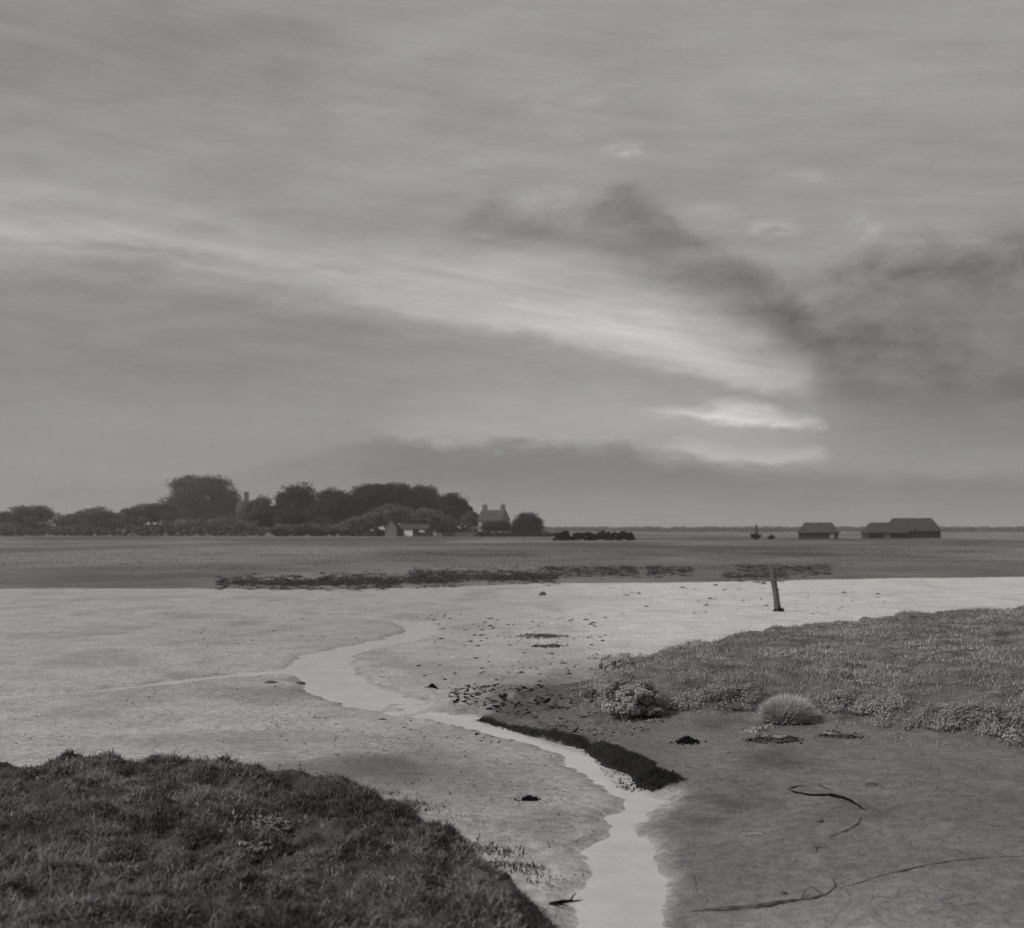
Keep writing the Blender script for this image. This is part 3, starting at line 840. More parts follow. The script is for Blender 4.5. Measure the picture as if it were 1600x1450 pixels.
# --- buildings
def house(label, px0, px1, py_ridge, py_eave, py_base, Y, depth, wall, roof, name='cottage', cat='cottage', yaw=0.0, chimneys=(), hip=0.0, openings=(), over=.25, group=None):
    s = Y / F
    Lh = (px1 - px0) * s / 2; D = depth / 2
    cx = WX((px0 + px1) / 2, Y); gz = height(cx, Y)
    ze, zr = WZ(py_eave, Y) - gz, WZ(py_ridge, Y) - gz
    root = empty(name, (cx, Y, gz)); root.rotation_euler.z = yaw
    mb = MB(); mb.box(-Lh, Lh, -D, D, -.3, ze)
    hp = hip * Lh
    if hip == 0:
        for sx in (-Lh, Lh):
            mb.add([(sx, -D, ze), (sx, D, ze), (sx, 0, zr - .06)], [(0, 1, 2)] if sx > 0 else [(0, 2, 1)])
    mb.build('wall', wall, root)
    rb = MB(); o = over; t = .22; dz = (zr - ze) / D * o
    for sy in (-1, 1):
        lo = [(-Lh - o, sy * (D + o), ze - dz), (Lh + o, sy * (D + o), ze - dz), (Lh + o - hp, 0, zr), (-Lh - o + hp, 0, zr)]
        up = [(x, y, z + t) for x, y, z in lo]
        f = [(0, 1, 2, 3), (4, 7, 6, 5), (0, 4, 5, 1), (1, 5, 6, 2), (3, 2, 6, 7), (0, 3, 7, 4)]
        rb.add(lo + up, f)
    if hip:
        for sx in (-1, 1):
            a = [(sx * (Lh + o), -(D + o), ze - dz + .01), (sx * (Lh + o), D + o, ze - dz + .01), (sx * (Lh + o - hp), 0, zr + t)]
            rb.add(a, [(0, 1, 2)])
    ro = rb.build('roof', roof, root)
    for (cpx, ctop, w) in chimneys:
        x = (cpx - (px0 + px1) / 2) * s; h = WZ(ctop, Y) - gz
        cb = MB(); ww = w * s / 2
        cb.box(x - ww, x + ww, -.45, .45, zr - 1.2, h - .55)
        cb.box(x - ww - .08, x + ww + .08, -.53, .53, h - .55, h - .38)
        c = cb.build('chimney', M['brick'], ro)
        pb = MB(); pb.tube([(x, 0, h - .4), (x, 0, h - .1), (x, 0, h)], [.2, .17, .19], 8)
        pb.build('chimney_pot', M['brick'], c) if False else pb.build('chimney_pot', M['brick'], ro)
    for (kind, x0, x1, z0, z1, mat) in openings:
        ob = MB(); ob.box(x0, x1, -D - .06, -D + .02, z0, z1)
        w_ = ob.build(kind, M[mat], root)
        if kind == 'window':
            fb = MB()
            fb.box(x0 - .08, x1 + .08, -D - .12, -D - .063, z0 - .12, z0); fb.box(x0 - .08, x1 + .08, -D - .1, -D - .063, z1, z1 + .08)
            fb.box(x0 - .08, x0, -D - .1, -D - .063, z0, z1); fb.box(x1, x1 + .08, -D - .1, -D - .063, z0, z1)
            fb.box((x0 + x1) / 2 - .03, (x0 + x1) / 2 + .03, -D - .1, -D - .063, z0, z1)
            fb.build('frame', M['pale_wall'], w_)
    return tag(root, label, cat, group)


house('cottage with a chimney at each end of its dark roof', 752, 791, 798, 813, 838, 352, 6.0, M['pale_wall'], M['slate'],
      yaw=math.radians(-24), chimneys=((756, 787, 6), (787, 787, 6)),
      openings=(('window', -2.2, -1.4, 2.9, 3.9, 'glass'), ('window', 1.2, 2.0, 2.9, 3.9, 'glass'), ('window', -2.2, -1.4, .9, 2.0, 'glass'), ('door', -.3, .6, 0, 2.0, 'tar')))
house('long low dark shed with a white patch on its wall', 624, 676, 820, 826.5, 838, 344, 4.5, M['tar'], M['thatch'], name='shed', cat='shed',
      openings=(('white_door', -3.2, -0.75, .15, 2.1, 'white'), ('white_shutter', 1.1, 2.6, 1.25, 2.25, 'white')))
house('small dark gabled hut left of the long low shed', 604, 622, 812, 823, 838, 342, 3.4, M['brick'], M['thatch'], name='hut', cat='hut', yaw=math.radians(78))
house('grey house almost hidden by trees, one chimney showing', 372, 398, 784, 800, 838, 412, 6.0, M['brick'], M['slate'], chimneys=((385, 767, 7),))
house('pale low house among the trees at the far left edge', 190, 226, 797, 806, 838, 436, 6.0, M['pale_wall'], M['slate'],
      openings=(('window', -2.0, -1.1, 1.2, 2.4, 'glass'), ('window', 1.1, 2.0, 1.2, 2.4, 'glass')))
house('dark hipped barn alone on the marsh, right of the boat', 1249, 1308, 818, 832, 842, 252, 5.0, M['tar'], M['thatch'], name='barn', cat='barn', hip=.36, yaw=math.radians(-12),
      openings=(('door', 2.2, 3.1, .1, 1.1, 'pale_wall'),))
house('long dark thatched barn at the right edge of the marsh', 1352, 1412, 818, 832, 841, 262, 5.5, M['tar'], M['thatch'], name='barn', cat='barn', hip=.3,
      openings=(('door', -1.0, .4, .1, 1.2, 'brick'),))
house('taller dark barn behind the long thatched barn, far right', 1388, 1462, 811, 829, 841, 272, 6.5, M['tar'], M['thatch'], name='barn', cat='barn', hip=.22)

# garden wall and hedges
s = 340 / F
wb = MB(); x0 = WX(692, 341); x1 = WX(752, 341); gz = height(x0, 341)
root = empty('garden_wall', ((x0 + x1) / 2, 341, gz))
hw = (x1 - x0) / 2
wb.box(-hw, hw, -.2, .2, -.3, 1.25); wb.build('wall', M['brick'], root)
cb = MB(); cb.box(-hw - .05, hw + .05, -.28, .28, 1.253, 1.4); cb.build('coping', M['tar'], root)
for i in range(5):
    pb = MB(); xx = -hw + i * (2 * hw) / 4; pb.box(xx - .25, xx + .25, -.32, -.202, -.3, 1.25); pb.build('pier', M['brick'], root)
tag(root, 'low garden wall between the pointed tree and the cottage', 'wall')


def hedge(label, px0, px1, py0, py1, Y, mat, n, size, seed, name='hedge'):
    s = Y / F; x0, x1 = WX(px0, Y), WX(px1, Y); gz = height((x0 + x1) / 2, Y)
    h = WZ(py0, Y) - gz
    root = empty(name, ((x0 + x1) / 2, Y, gz))
    r = random.Random(seed); lobes = []
    k = max(3, int((px1 - px0) / 11))
    for i in range(k):
        x = x0 + (i + .5) * (x1 - x0) / k
        hh = h * r.uniform(.75, 1.12)
        lobes.append((x, Y + r.uniform(-.6, .6), gz + hh * .45, (x1 - x0) / k * .75, 1.3, hh * .58))
    lobes_all = lobes + [(l[0], l[1], gz + h * .15, l[3] * 1.15, 1.2, h * .35) for l in lobes]
    C, N, T = crown_points(lobes_all, 20 * k, n, seed, .16)
    C[:, 2] = np.maximum(C[:, 2], gz + .02)
    V, Fc, tn = leaves(C, N, size, T, seed + 5)
    mk('foliage', V, Fc, mat, parent=root, tone=tn)
    for i, l in enumerate(lobes):
        mb = MB()
        mb.tube([(l[0], l[1], gz - .1), (l[0] + .05, l[1], gz + .4), (l[0], l[1], gz + h * .7)], [.06, .05, .02], 6, .1, i)
        mb.build('stem', M['bark'], root, loc=-root.location)
    return tag(root, label, 'hedge')


hedge('black thick hedge standing alone right of the village', 868, 990, 830, 845, 214, M['black_hedge'], 16000, .16, 61)
hedge('thin grey hedge running from the village to the black hedge', 835, 880, 831, 838, 330, M['leaf_mid'], 1500, .3, 62)
hedge('dark hedge at the foot of the rounded right-hand tree', 742, 850, 830, 838, 330, M['leaf_dark'], 3000, .26, 63)
hedge('pale hedge along the marsh below the left village trees', 196, 420, 818, 838, 372, M['leaf_pale'], 9000, .4, 64)
hedge('pale hedge along the marsh left of the village, beyond the trees', -60, 190, 824, 838, 380, M['leaf_pale'], 6000, .4, 65)
hedge('pale hedge behind the garden wall', 690, 762, 817, 838, 358, M['leaf_pale'], 4200, .4, 67)
hedge('pale hedge between the black bushes and the hut', 424, 602, 822, 838, 358, M['leaf_pale'], 7000, .4, 66)

# distant woods on the horizon, one mass
r = np.random.default_rng(70)
Cs, Ns, Ts = [], [], []
for i in range(420):
    px = r.uniform(780, 1900) if i < 330 else r.uniform(-400, 300)
    Y = r.uniform(1100, 1500); s = Y / F
    top = HY - r.uniform(2.5, 5.5)
    gz = MARSH_Z; h = WZ(top, Y) - gz
    k = 70; d = r.normal(0, 1, (k, 3)); d /= np.linalg.norm(d, axis=1)[:, None]
    c = np.array([WX(px, Y), Y, gz + h * .5]); R = np.array([r.uniform(5, 13), 6, h * .52])
    p = c + d * R * r.uniform(.6, 1, (k, 1)); p[:, 2] = np.maximum(p[:, 2], gz)
    Cs.append(p); Ns.append(d); Ts.append(r.uniform(0, 1, k))
V, Fc, tn = leaves(np.concatenate(Cs), np.concatenate(Ns), 1.5, np.concatenate(Ts), 71)
tag(mk('distant_wood', V, Fc, M['leaf_mid'], tone=tn), 'thin line of distant woods along the horizon', 'wood', kind='stuff')

# dark scrub along the far shore
r = np.random.default_rng(80)
Cs, Ns, Ts = [], [], []
segs = [(340, 470, 904, 4), (430, 620, 905, 6), (500, 720, 902, 7), (640, 870, 898, 6.5), (780, 860, 896, 6), (850, 1000, 892, 4), (1010, 1080, 892, 3.5), (1130, 1230, 895, 1.8), (1150, 1300, 889, 1.8)]
for (a, b, py, hp) in segs:
    for i in range(int((b - a) / .6)):
        px = r.uniform(a, b)
        pyy = py + r.normal(0, 2.2)
        x, y = P(px, pyy, .28); gz = height(x, y)
        h = hp * r.uniform(.2, 1.0) ** 1.4 * y / F
        k = 22; d = r.normal(0, 1, (k, 3)); d /= np.linalg.norm(d, axis=1)[:, None]
        p = np.array([x, y, gz + h * .4]) + d * np.array([h * 1.0 + .16, h * .8 + .10, h * .65]) * r.uniform(.4, 1, (k, 1))
        p[:, 2] = np.maximum(p[:, 2], gz - .02)
        Cs.append(p); Ns.append(d); Ts.append(np.clip(r.normal(.45, .25, k), 0, 1))
V, Fc, tn = leaves(np.concatenate(Cs), np.concatenate(Ns), .032, np.concatenate(Ts), 81)
tag(mk('shore_scrub', V, Fc, M['scrub'], tone=tn), 'dark low scrub strung along the far shore of the mud', 'scrub', kind='stuff')

# small boat with furled sail drawn up on the marsh
Y = 236; gz = height(WX(1181, Y), Y); root = empty('sailing_boat', (WX(1181, Y), Y, gz)); root.rotation_euler.z = math.radians(58)
secs = []
for t in np.linspace(-1, 1, 9):
    wv = .85 * (1 - abs(t) ** 2.6) + .03; kz = .05 + .30 * abs(t) ** 3; tz = .85 + .35 * t * t
    secs.append([(t * 2.3, -wv, tz), (t * 2.25, -wv * .75, kz + .28), (t * 2.2, 0, kz), (t * 2.25, wv * .75, kz + .28), (t * 2.3, wv, tz)])
hb = MB(); hb.v = [p for q in secs for p in q]
for i in range(8):
    for j in range(4): hb.f.append((i * 5 + j, i * 5 + j + 1, (i + 1) * 5 + j + 1, (i + 1) * 5 + j))
hb.build('hull', M['tar'], root)
db = MB(); db.v = [(a, b * .96, c - .12) for q in secs for (a, b, c) in (q[0], q[4])]
for i in range(8): db.f.append((2 * i, 2 * i + 2, 2 * i + 3, 2 * i + 1))
db.build('deck', M['wood'], root)
mb = MB(); mb.tube([(.3, 0, .1), (.3, 0, 1.6), (.32, 0, 3.0)], [.08, .07, .04], 8); mb.build('mast', M['wood'], root)
mb = MB(); mb.tube([(.22, .0, .9), (.2, 0, 1.3), (.2, .05, 2.0), (.24, .03, 2.7), (.28, 0, 2.95)], [.16, .34, .30, .2, .06], 9, .3, 4); mb.build('furled_sail', M['driftwood'], root)
mb = MB(); mb.tube([(.3, 0, 1.0), (-.8, 0, 1.05), (-1.9, 0, 1.15)], [.05, .05, .04], 6); mb.build('boom', M['wood'], root)
tag(root, 'small dark boat with furled sail upright on the far marsh', 'boat')
tree('small dark bush right of the boat', [(1206, 840, 5, 3.5), (1203, 841, 4, 3)], 234, M['black_hedge'], 420, .13, seed=90, name='bush', cat='bush')

# ------------------------------------------------------------------ the post and small things on the mud
g = G(1216, 955); s = g.y / F
root = empty('mooring_post', g)
hpost = 66 * s; wpost = 9.5 * s / 2
mb = MB(); pts, rad = [], []
for i in range(10):
    t = i / 9
    pts.append((-t * 8.5 * s + .012 * math.sin(t * 5), .03 * t, -.2 + t * (hpost + .2)))
    rad.append(wpost * (1.10 - .18 * t + .05 * math.sin(9 * t)))
mb.tube(pts, rad, 11, .16, 5)
tx, ty, tz = pts[-1]
mb.add([(tx - .07, ty - .03, tz - .02), (tx + .02, ty - .05, tz - .02), (tx, ty + .06, tz - .02), (tx - .035, ty, tz + .06)], [(0, 1, 3), (1, 2, 3), (2, 0, 3)])
mb.build('shaft', M['wood'], root)
wb = MB()
rr = random.Random(5)
for k in range(14):
    a = rr.uniform(0, 2 * math.pi); z0 = rr.uniform(.0, .10)
    p0 = Vector((math.cos(a) * wpost * 1.08, math.sin(a) * wpost * 1.08, z0)); p1 = p0 + Vector((math.cos(a) * .05, math.sin(a) * .05, -.04)); p2 = p1 + Vector((math.cos(a) * .03, 0, -.06))
    wb.tube([p0, p1, p2], [.018, .02, .008], 5)
tag(wb.build('weed_collar', M['weed'], root), kind='stuff')
tag(root, 'weathered wooden post leaning slightly on the open mud', 'post')

g = G(1020, 897); root = empty('stake', g); s = g.y / F
mb = MB(); mb.tube([(0, 0, -.1), (.02, 0, .1), (.0, 0, 9 * s)], [.05, .045, .03], 7, .2, 3); mb.build('shaft', M['tar'], root)
tag(root, 'tiny dark stake standing in the scrub of the far shore', 'stake')


def clod(name, label, cat, px, py, wpx, hpx, mat, seed, group=None, tilt=0.0, fringe=0):
    """an irregular lump lying on the mud"""
    g = G(px, py); s = g.y / F
    r_ = np.random.default_rng(seed)
    nu, nv = 12, 6; V = []
    a, b, h = wpx * s / 2, wpx * s / 2 * .7, hpx * s
    for j in range(nv + 1):
        ph = math.pi / 2 * j / nv
        for i in range(nu):
            th = 2 * math.pi * i / nu
            k = .72 + .5 * float(vnoise(np.array([2 + 1.7 * math.cos(th) + j * .5]), np.array([3 + 1.7 * math.sin(th) + seed]), seed)[0])
            V.append((math.cos(th) * math.cos(ph) * a * k, math.sin(th) * math.cos(ph) * b * k, math.sin(ph) * h * (.7 + .5 * r_.random()) - .02))
    Fc = []
    for j in range(nv):
        for i in range(nu):
            Fc.append((j * nu + i, j * nu + (i + 1) % nu, (j + 1) * nu + (i + 1) % nu, (j + 1) * nu + i))
    if not fringe:
        o = mk(name, np.array(V) + np.array(g), Fc, mat, loc=tuple(g), smooth=True)
        return tag(o, label, cat, group)
    root = empty(name, g)
    mk('body', np.array(V) + np.array(g), Fc, mat, parent=root, smooth=True)
    n = fringe * 22
    q = r_.normal(0, .55, (n, 2)); c = np.stack([g.x + q[:, 0] * a * 1.25, g.y + q[:, 1] * b * 1.5], -1)
    zc = sample(c[:, 0], c[:, 1])['z'] + .004 + h * .9 * np.exp(-2.2 * (q ** 2).sum(1)) * r_.uniform(.5, 1.1, n)
    fv, ff, ft = leaves(np.column_stack([c, zc]), np.column_stack([q * .5, np.full(n, .8)]), min(.03, .16 * a + .006), r_.random(n), seed)
    tag(mk('fronds', fv, ff, mat, parent=root), kind='stuff')
    return tag(root, label, cat, group)


CG = 'clods and weed lumps on the mud'
clod('mud_clod', 'small black lump on open mud above the stream bend', 'lump', 676, 1074, 13, 6, M['weed'], 1, CG, fringe=6)
clod('mud_clod', 'flat dark mud clod left of the stream bend, left of two', 'clod', 423, 1067, 26, 5, M['clod'], 2, CG)
clod('mud_clod', 'dark mud clod close to the stream bend, right of two', 'clod', 470, 1069, 20, 6, M['clod'], 3, CG)
clod('mud_clod', 'dark weed lump on mud between left bank and stream', 'lump', 826, 1250, 20, 6, M['weed'], 4, CG, fringe=10)
clod('mud_clod', 'small dark lump at the end of the far rill', 'lump', 848, 930, 13, 6, M['clod'], 5, CG)
clod('mud_clod', 'small lump left of the black cut bank', 'lump', 852, 1196, 10, 4, M['clod'], 6, CG)
clod('mud_clod', 'tiny dark lump on the mud right of the left bank', 'lump', 742, 1227, 11, 4, M['weed'], 7, CG)
clod('mud_clod', 'dark weedy lump on the right mud slope below the bushes', 'lump', 1073, 1160, 26, 10, M['weed'], 8, CG, fringe=10)
clod('mud_clod', 'dark lump in the weedy mud above the cut bank', 'lump', 858, 1097, 16, 6, M['weed'], 9, CG, fringe=6)
clod('weed_patch', 'long flat dark weed patch on the pale mud left of the mound', 'weed', 850, 994, 62, 1.5, M['clod'], 10, CG, fringe=14)
clod('weed_patch', 'fainter flat weed patch just below the long weed patch', 'weed', 858, 1010, 40, 1.2, M['clod'], 15, CG, fringe=8)
clod('mud_clod', 'grey lump on the right mud beside the stranded strands', 'clod', 1283, 1284, 22, 7, M['clod'], 11, CG)
clod('mud_clod', 'slanting grey lump near the right edge of the mud slope', 'clod', 1362, 1227, 28, 8, M['clod'], 12, CG)
clod('mud_clod', 'small grey lump above the long curved branch', 'clod', 1225, 1397, 22, 8, M['clod'], 13, CG)
clod('mud_clod', 'low dark clod on mud just above the stream curve', 'clod', 596, 1124, 18, 4, M['clod'], 14, CG)
for i, (x, y, w) in enumerate([(1178, 1142, 30), (1200, 1136, 24), (1196, 1150, 22), (1300, 1146, 30), (1222, 1152, 26)]):
    clod('pale_stone', ['pale flat stone left of the round tussock', 'pale stone at the left foot of the round tussock', 'pale stone below the round tussock, nearest of its cluster',
                        'pale stone right of the round tussock', 'pale stone under the middle of the round tussock'][i], 'stone', x, y, w * .8, w * .2, M['pale'], 20 + i, 'pale stones around the tussock', fringe=3)
for i, (x, y, w) in enumerate([(1190, 1157, 46), (1228, 1158, 50), (1322, 1152, 46), (1290, 1151, 30)]):
    clod('weed_heap', ['dark weed heap below the pale stones, left of the tussock', 'dark weed heap below the round tussock', 'dark weed heap farthest right of the tussock',
                       'small dark weed heap just right of the tussock'][i], 'weed', x, y, w * .7, 3, M['clod'], 40 + i, 'dark weed heaps below the tussock', fringe=9)

# pale flotsam lying in the left grass
FG = 'flotsam in the left grass'
for i, (x, y, w, h) in enumerate([(378, 1318, 36, 16), (404, 1306, 44, 16), (400, 1336, 36, 12), (436, 1300, 40, 9)]):
    o = clod('flotsam', ['pale scrap of flotsam in the grass, leftmost of the cluster', 'pale flotsam in the middle of the dark grass', 'pale flotsam scrap nearest the camera in the grass',
                         'thin pale scrap at the right of the grass cluster'][i], 'flotsam', x, y, w, h * .5, M['flotsam'], 60 + i, FG, fringe=8)
    o.location.z += .05


# grass tussock on the right, and leafy bushes at the tip of the bank
def tussock(name, label, cat, px, py, wpx, hpx, mat, n, seed, parent_mat=None, group=None, bl=.2):
    g = G(px, py); s = g.y / F
    a, h = wpx * s / 2, hpx * s
    r_ = np.random.default_rng(seed)
    root = empty(name, g)
    V, Fc = [], []; nu, nv = 14, 5
    for j in range(nv + 1):
        ph = math.pi / 2 * j / nv
        for i in range(nu):
            th = 2 * math.pi * i / nu; k = 1 + .2 * r_.random()
            V.append((g.x + math.cos(th) * math.cos(ph) * a * .8 * k, g.y + math.sin(th) * math.cos(ph) * a * .75 * k, g.z - .03 + math.sin(ph) * h * .62 * k))
    for j in range(nv):
        for i in range(nu): Fc.append((j * nu + i, j * nu + (i + 1) % nu, (j + 1) * nu + (i + 1) % nu, (j + 1) * nu + i))
    mk('root_mound', V, Fc, M['bank'], parent=root)
    d = r_.normal(0, 1, (n, 3)); d[:, 2] = np.abs(d[:, 2]); d /= np.linalg.norm(d, axis=1)[:, None]
    b = np.stack([g.x + d[:, 0] * a * .75, g.y + d[:, 1] * a * .7, g.z + d[:, 2] * h * .55], -1)
    ln = h * bl * 2 * r_.uniform(.6, 1.25, n)
    tip = b + (d * .8 + r_.normal(0, .22, (n, 3)) + np.array([0, 0, .35])) * ln[:, None]
    mid = (b + tip) / 2 + np.array([0, 0, .02])
    th = r_.uniform(0, 6.28, n); w = np.stack([np.cos(th), np.sin(th), 0 * th], -1) * .0055
    VV_ = np.stack([b - w, b + w, mid - w * .8, mid + w * .8, tip], 1).reshape(-1, 3)
    i0 = (np.arange(n) * 5)[:, None]
    FF = np.concatenate([i0 + [0, 1, 3], i0 + [0, 3, 2], i0 + [2, 3, 4]], 0)
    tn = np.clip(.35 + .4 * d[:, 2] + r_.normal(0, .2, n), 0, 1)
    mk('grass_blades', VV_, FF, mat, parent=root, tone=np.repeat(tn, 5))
    return tag(root, label, cat, group)


tussock('grass_tussock', 'round pale grass tussock standing alone on the right mud', 'tussock', 1230, 1128, 84, 38, M['tussock'], 14000, 71)
BG = 'leafy bushes at the tip of the right bank'


def leafy_bush(label, px, py, wpx, hpx, mat, n, seed, size=.016, group=None):
    g = G(px, py); s = g.y / F; a, h = wpx * s / 2, hpx * s
    root = empty('marsh_bush', g)
    rr = random.Random(seed)
    lobes = [(g.x, g.y, g.z + h * .42, a * .85, a * .8, h * .52)]
    for k in range(5):
        t = rr.uniform(0, 6.28)
        lobes.append((g.x + math.cos(t) * a * .5, g.y + math.sin(t) * a * .5, g.z + h * rr.uniform(.25, .5), a * .5, a * .5, h * rr.uniform(.3, .45)))
    C, N, T = crown_points(lobes, 160, n, seed, .14)
    C[:, 2] = np.maximum(C[:, 2], g.z - .02)
    V, Fc, tn = leaves(C, N + np.array([0, 0, .5]), size, T, seed + 1)
    mk('foliage', V, Fc, mat, parent=root, tone=tn)
    for k, l in enumerate(lobes):
        mb = MB(); mb.tube([(g.x, g.y, g.z - .03), ((g.x + l[0]) / 2, (g.y + l[1]) / 2, g.z + h * .2), (l[0], l[1], l[2])], [.012, .01, .004], 6, .2, k)
        mb.build('stem', M['bark'], root, loc=-root.location)
    return tag(root, label, 'bush', group)


leafy_bush('low grey bush at the tip of the right bank', 985, 1111, 104, 66, M['grass_right'], 15000, 72, group=BG)
leafy_bush('small dark bush left of the grey bush at the bank tip', 930, 1094, 36, 18, M['grass_dark'], 2200, 73, group=BG)
leafy_bush('dark bush under the right flank of the grey tip bush', 1014, 1120, 56, 24, M['grass_dark'], 3600, 74, group=BG)
leafy_bush('dark bush under the left flank of the grey tip bush', 962, 1114, 40, 18, M['grass_dark'], 2400, 76, group=BG)
leafy_bush('grey bush on the far corner of the right bank', 972, 1056, 76, 38, M['grass_right'], 7500, 75, group=BG)


rf = np.random.default_rng(111)
edge_px = [(958, 1046), (944, 1062), (938, 1082), (945, 1100), (975, 1114), (1012, 1118), (1040, 1110), (1090, 1101), (1150, 1098), (1210, 1096), (1290, 1103), (1350, 1116), (1410, 1130), (1520, 1142), (1640, 1152)]
Cs, Ns, Ts = [], [], []
for (xa, ya), (xb, yb) in zip(edge_px[:-1], edge_px[1:]):
    for i in range(max(8, int(math.hypot(xb - xa, yb - ya) / (2.6 if xa < 1040 else 4.5)))):
        t = rf.random(); g = G(xa + (xb - xa) * t + rf.normal(0, 5), ya + (yb - ya) * t - abs(rf.normal(0, 9)) + 3)
        if 1175 < CX + F * g.x / g.y < 1285 and g.y < 14.6: continue
        R = rf.uniform(.06, .18); h = rf.uniform(.06, .2) * (1.3 if xa < 1030 else .95)
        k = int(170 * (R / .1) ** 1.2); d = rf.normal(0, 1, (k, 3)); d[:, 2] = np.abs(d[:, 2]); d /= np.linalg.norm(d, axis=1)[:, None]
        rad = rf.uniform(.45, 1.05, (k, 1))
        p = np.array(g) + d * rad * np.array([R, R, h])
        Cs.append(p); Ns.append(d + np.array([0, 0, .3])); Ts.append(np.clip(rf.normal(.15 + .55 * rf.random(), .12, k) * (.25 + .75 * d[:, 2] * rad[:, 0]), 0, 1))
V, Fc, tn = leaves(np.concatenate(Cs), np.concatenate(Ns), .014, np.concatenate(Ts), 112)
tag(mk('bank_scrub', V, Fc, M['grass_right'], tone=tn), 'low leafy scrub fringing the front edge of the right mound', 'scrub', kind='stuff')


# driftwood, strands
def strand(name, label, cat, pts, rads_px, mat, seed, arch=0.0, n=7, group=None, twigs=()):
    q = []
    for i, (x, y) in enumerate(pts):
        g = G(x, y); s = g.y / F
        q.append((g, rads_px[i] * s))
    c = q[len(q) // 2][0].copy()
    V, R = [], []
    for i in range(len(q) - 1):   # smooth subdivision
        p0 = q[max(i - 1, 0)][0]; p1 = q[i][0]; p2 = q[i + 1][0]; p3 = q[min(i + 2, len(q) - 1)][0]
        for k in range(5):
            t = k / 5
            V.append(.5 * ((2 * p1) + (p2 - p0) * t + (2 * p0 - 5 * p1 + 4 * p2 - p3) * t * t + (3 * p1 - p0 - 3 * p2 + p3) * t ** 3))
            R.append(q[i][1] * (1 - t) + q[i + 1][1] * t)
    V.append(q[-1][0]); R.append(q[-1][1])
    rr = random.Random(seed)
    V = [v - c + Vector((rr.uniform(-1, 1) * .3 * a, rr.uniform(-1, 1) * .3 * a, a * .15)) for v, a in zip(V, R)]
    mb = MB(); mb.tube(V, R, n, .4, seed)
    if not twigs:
        o = mb.build(name, mat, loc=c)
        return tag(o, label, cat, group)
    root = empty(name, c)
    mb.build('stem', mat, root)
    for (i, ox, oy, oz, ln) in twigs:
        tb = MB(); p = V[min(i, len(V) - 1)]
        tb.tube([p, p + Vector((ox, oy, oz)) * ln * .6, p + Vector((ox * 1.1, oy, oz * .8)) * ln], [R[min(i, len(R) - 1)] * .6, R[min(i, len(R) - 1)] * .4, .003], 6, .2, i)
        tb.build('twig', mat, root)
    return tag(root, label, cat, group)


strand('driftwood_branch', 'long dark curved driftwood branch lying at lower right', 'branch', [(1082, 1424), (1130, 1422), (1180, 1418), (1225, 1411), (1265, 1405), (1292, 1397), (1305, 1385), (1302, 1374)],
       [1.2, 4.4, 5.2, 3.8, 2.4, 1.9, 1.7, .9], M['driftwood'], 3, twigs=((18, .5, .9, .4, .12), (24, -.6, .7, .4, .10)))
strand('rope', 'thin grey rope running off the right edge of the mud', 'rope', [(1312, 1388), (1345, 1379), (1375, 1369), (1400, 1363), (1450, 1352), (1520, 1342), (1600, 1338)],
       [.9, 1.5, 1.6, 1.6, 1.5, 1.5, 1.2], M['rope'], 4)
strand('driftwood_stick', 'short dark forked stick at the edge of the left bank', 'stick', [(860, 1414), (880, 1410), (900, 1409), (926, 1407)], [3.4, 3.6, 2.6, 1.0], M['weed'], 5,
       twigs=((1, .6, -.9, .25, .13), (8, .5, .8, .6, .07)))
strand('seaweed_strand', 'dark seaweed strand curving on the right mud slope', 'seaweed', [(1235, 1236), (1265, 1243), (1300, 1244), (1325, 1250), (1345, 1262), (1352, 1266)], [1.2, 2.6, 4.0, 2.8, 1.6, .8], M['weed'], 6)
strand('seaweed_strand', 'pale thin strand above the dark seaweed strand', 'seaweed', [(1230, 1234), (1250, 1228), (1280, 1229), (1300, 1235)], [1.4, 2.0, 1.8, .8], M['rope'], 7)
strand('seaweed_strand', 'thin strand crossing the right mud below the dark seaweed', 'seaweed', [(1295, 1308), (1320, 1299), (1340, 1288), (1345, 1277)], [.8, 1.8, 2.0, 1.4], M['rope'], 8)
strand('seaweed_strand', 'short hooked strand above the curved branch', 'seaweed', [(1276, 1332), (1275, 1326), (1284, 1324), (1298, 1326)], [1.2, 1.8, 2.0, 1.0], M['rope'], 9)
strand('driftwood_stick', 'thin pale stick lying flat on the right mud', 'stick', [(1160, 1304), (1178, 1303), (1192, 1303)], [1.4, 1.8, 1.0], M['pale'], 10)

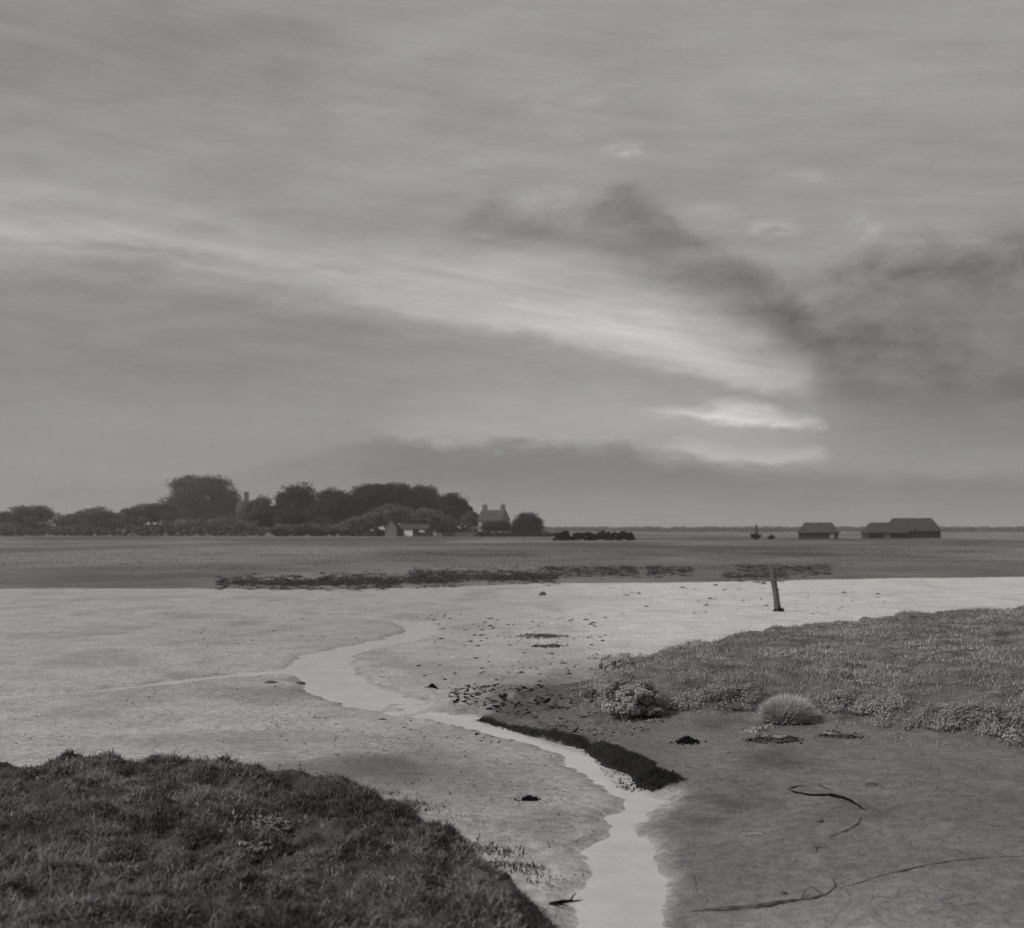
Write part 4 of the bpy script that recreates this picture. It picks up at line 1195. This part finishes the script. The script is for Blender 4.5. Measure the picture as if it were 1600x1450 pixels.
# scraps of weed, shell and clods strewn over the mud, too many to count
rz = np.random.default_rng(95)
zones = [((700, 940), (1070, 1122), 560, (3, 10)), ((740, 1040), (1116, 1160), 160, (3, 9)), ((430, 900), (1120, 1230), 420, (2, 7)), ((200, 700), (940, 1120), 240, (2, 6)),
         ((650, 950), (960, 1070), 160, (3, 10)), ((760, 960), (1180, 1330), 200, (2, 6)), ((1060, 1420), (1130, 1330), 260, (2, 6)), ((1060, 1420), (1300, 1460), 150, (2, 6)),
         ((950, 1400), (912, 960), 34, (3, 10)), ((0, 500), (1080, 1180), 120, (2, 6)), ((1420, 1640), (1170, 1450), 160, (2, 6))]
V, Fc = [], []
for (xa, xb), (ya, yb), n, (s0, s1) in zones:
    n = int(n * 5.0)
    px = rz.uniform(xa, xb, n); py = rz.uniform(ya, yb, n)
    xy = np.array([P(a, b) for a, b in zip(px, py)])
    for _ in range(4):
        zz_ = sample(xy[:, 0], xy[:, 1])['z']; xy = np.array([P(a, b, c) for a, b, c in zip(px, py, zz_)])
    fdz = sample(xy[:, 0], xy[:, 1])
    ok = (fdz['ds'] > .08) & (fdz['dl'] < -.02) & (fdz['dr'] < 0.0) & (fdz['dbr'] > .08) & (fdz['dsh'] < 0)
    clus = fbm(xy[:, 0] * 1.4, xy[:, 1] * 1.0, 96.0, 3)
    ok &= rz.random(n) < sstep(clus, .3, .62)
    for i in np.where(ok)[0]:
        s = xy[i, 1] / F; w = (s0 * .6 + (s1 - s0 * .6) * rz.random() ** 2.2) * s
        hgt = w * rz.uniform(.06, .25); a0 = rz.uniform(0, 6.28); b0 = len(V)
        for k in range(6):
            t = a0 + k * 1.047; rr_ = w * .5 * rz.uniform(.6, 1.3)
            V.append((xy[i, 0] + math.cos(t) * rr_ * 1.4, xy[i, 1] + math.sin(t) * rr_ * 1.2, fdz['z'][i] - .008))
        V.append((xy[i, 0], xy[i, 1], fdz['z'][i] + hgt))
        for k in range(6): Fc.append((b0 + k, b0 + (k + 1) % 6, b0 + 6))
tag(mk('weed_scraps', V, Fc, M['weed']), 'scraps of dark weed and shell strewn over the mud', 'weed', kind='stuff')

# black wrack hanging on the cut bank of the stream
V0, N0, T0 = [], [], []
rw = np.random.default_rng(97)
for (ax, ay, aw), (bx, by, bw_) in zip(SCARP_W[:-1], SCARP_W[1:]):
    n = 260
    t = rw.random(n); x = ax + (bx - ax) * t; y = ay + (by - ay) * t
    off = rw.uniform(-.35, .35, n); nx, ny = -(by - ay), (bx - ax); ln = math.hypot(nx, ny); nx, ny = nx / ln, ny / ln
    if ny < 0: nx, ny = -nx, -ny
    x = x + nx * off; y = y + ny * off
    w = aw + (bw_ - aw) * t
    z = sample(x, y)['z'] + rw.uniform(-.01, .015, n)
    z = np.maximum(z, W_Z + .005)
    fz = sample(x, y)
    k = fz['dk'] > -.01
    V0.append(np.stack([x, y, z], -1)[k]); N0.append(np.stack([np.full(n, -nx), np.full(n, -ny), np.full(n, .6)], -1)[k]); T0.append(rw.random(n)[k])
V, Fc, tn = leaves(np.concatenate(V0), np.concatenate(N0), .011, np.concatenate(T0), 98)
tag(mk('bank_wrack', V, Fc, M['weed']), 'black wrack hanging on the cut bank beside the stream', 'seaweed', kind='stuff')

# ------------------------------------------------------------------ air
HZ = MB(); HZ.box(-2600, 2600, -30, 3400, -1.6, 36)
hm = bpy.data.materials.new('haze_air'); hm.use_nodes = True; hm.cycles.homogeneous_volume = True
ht = hm.node_tree; ht.nodes.clear()
pv = ht.nodes.new('ShaderNodeVolumePrincipled')
pv.inputs['Color'].default_value = (.95, .945, .93, 1)
pv.inputs['Density'].default_value = 0.00033
pv.inputs['Anisotropy'].default_value = 0.2
ho = ht.nodes.new('ShaderNodeOutputMaterial')
ht.links.new(pv.outputs[0], ho.inputs['Volume'])
tag(HZ.build('haze', hm), 'thin pale haze in the air over the marsh', 'haze', kind='stuff')
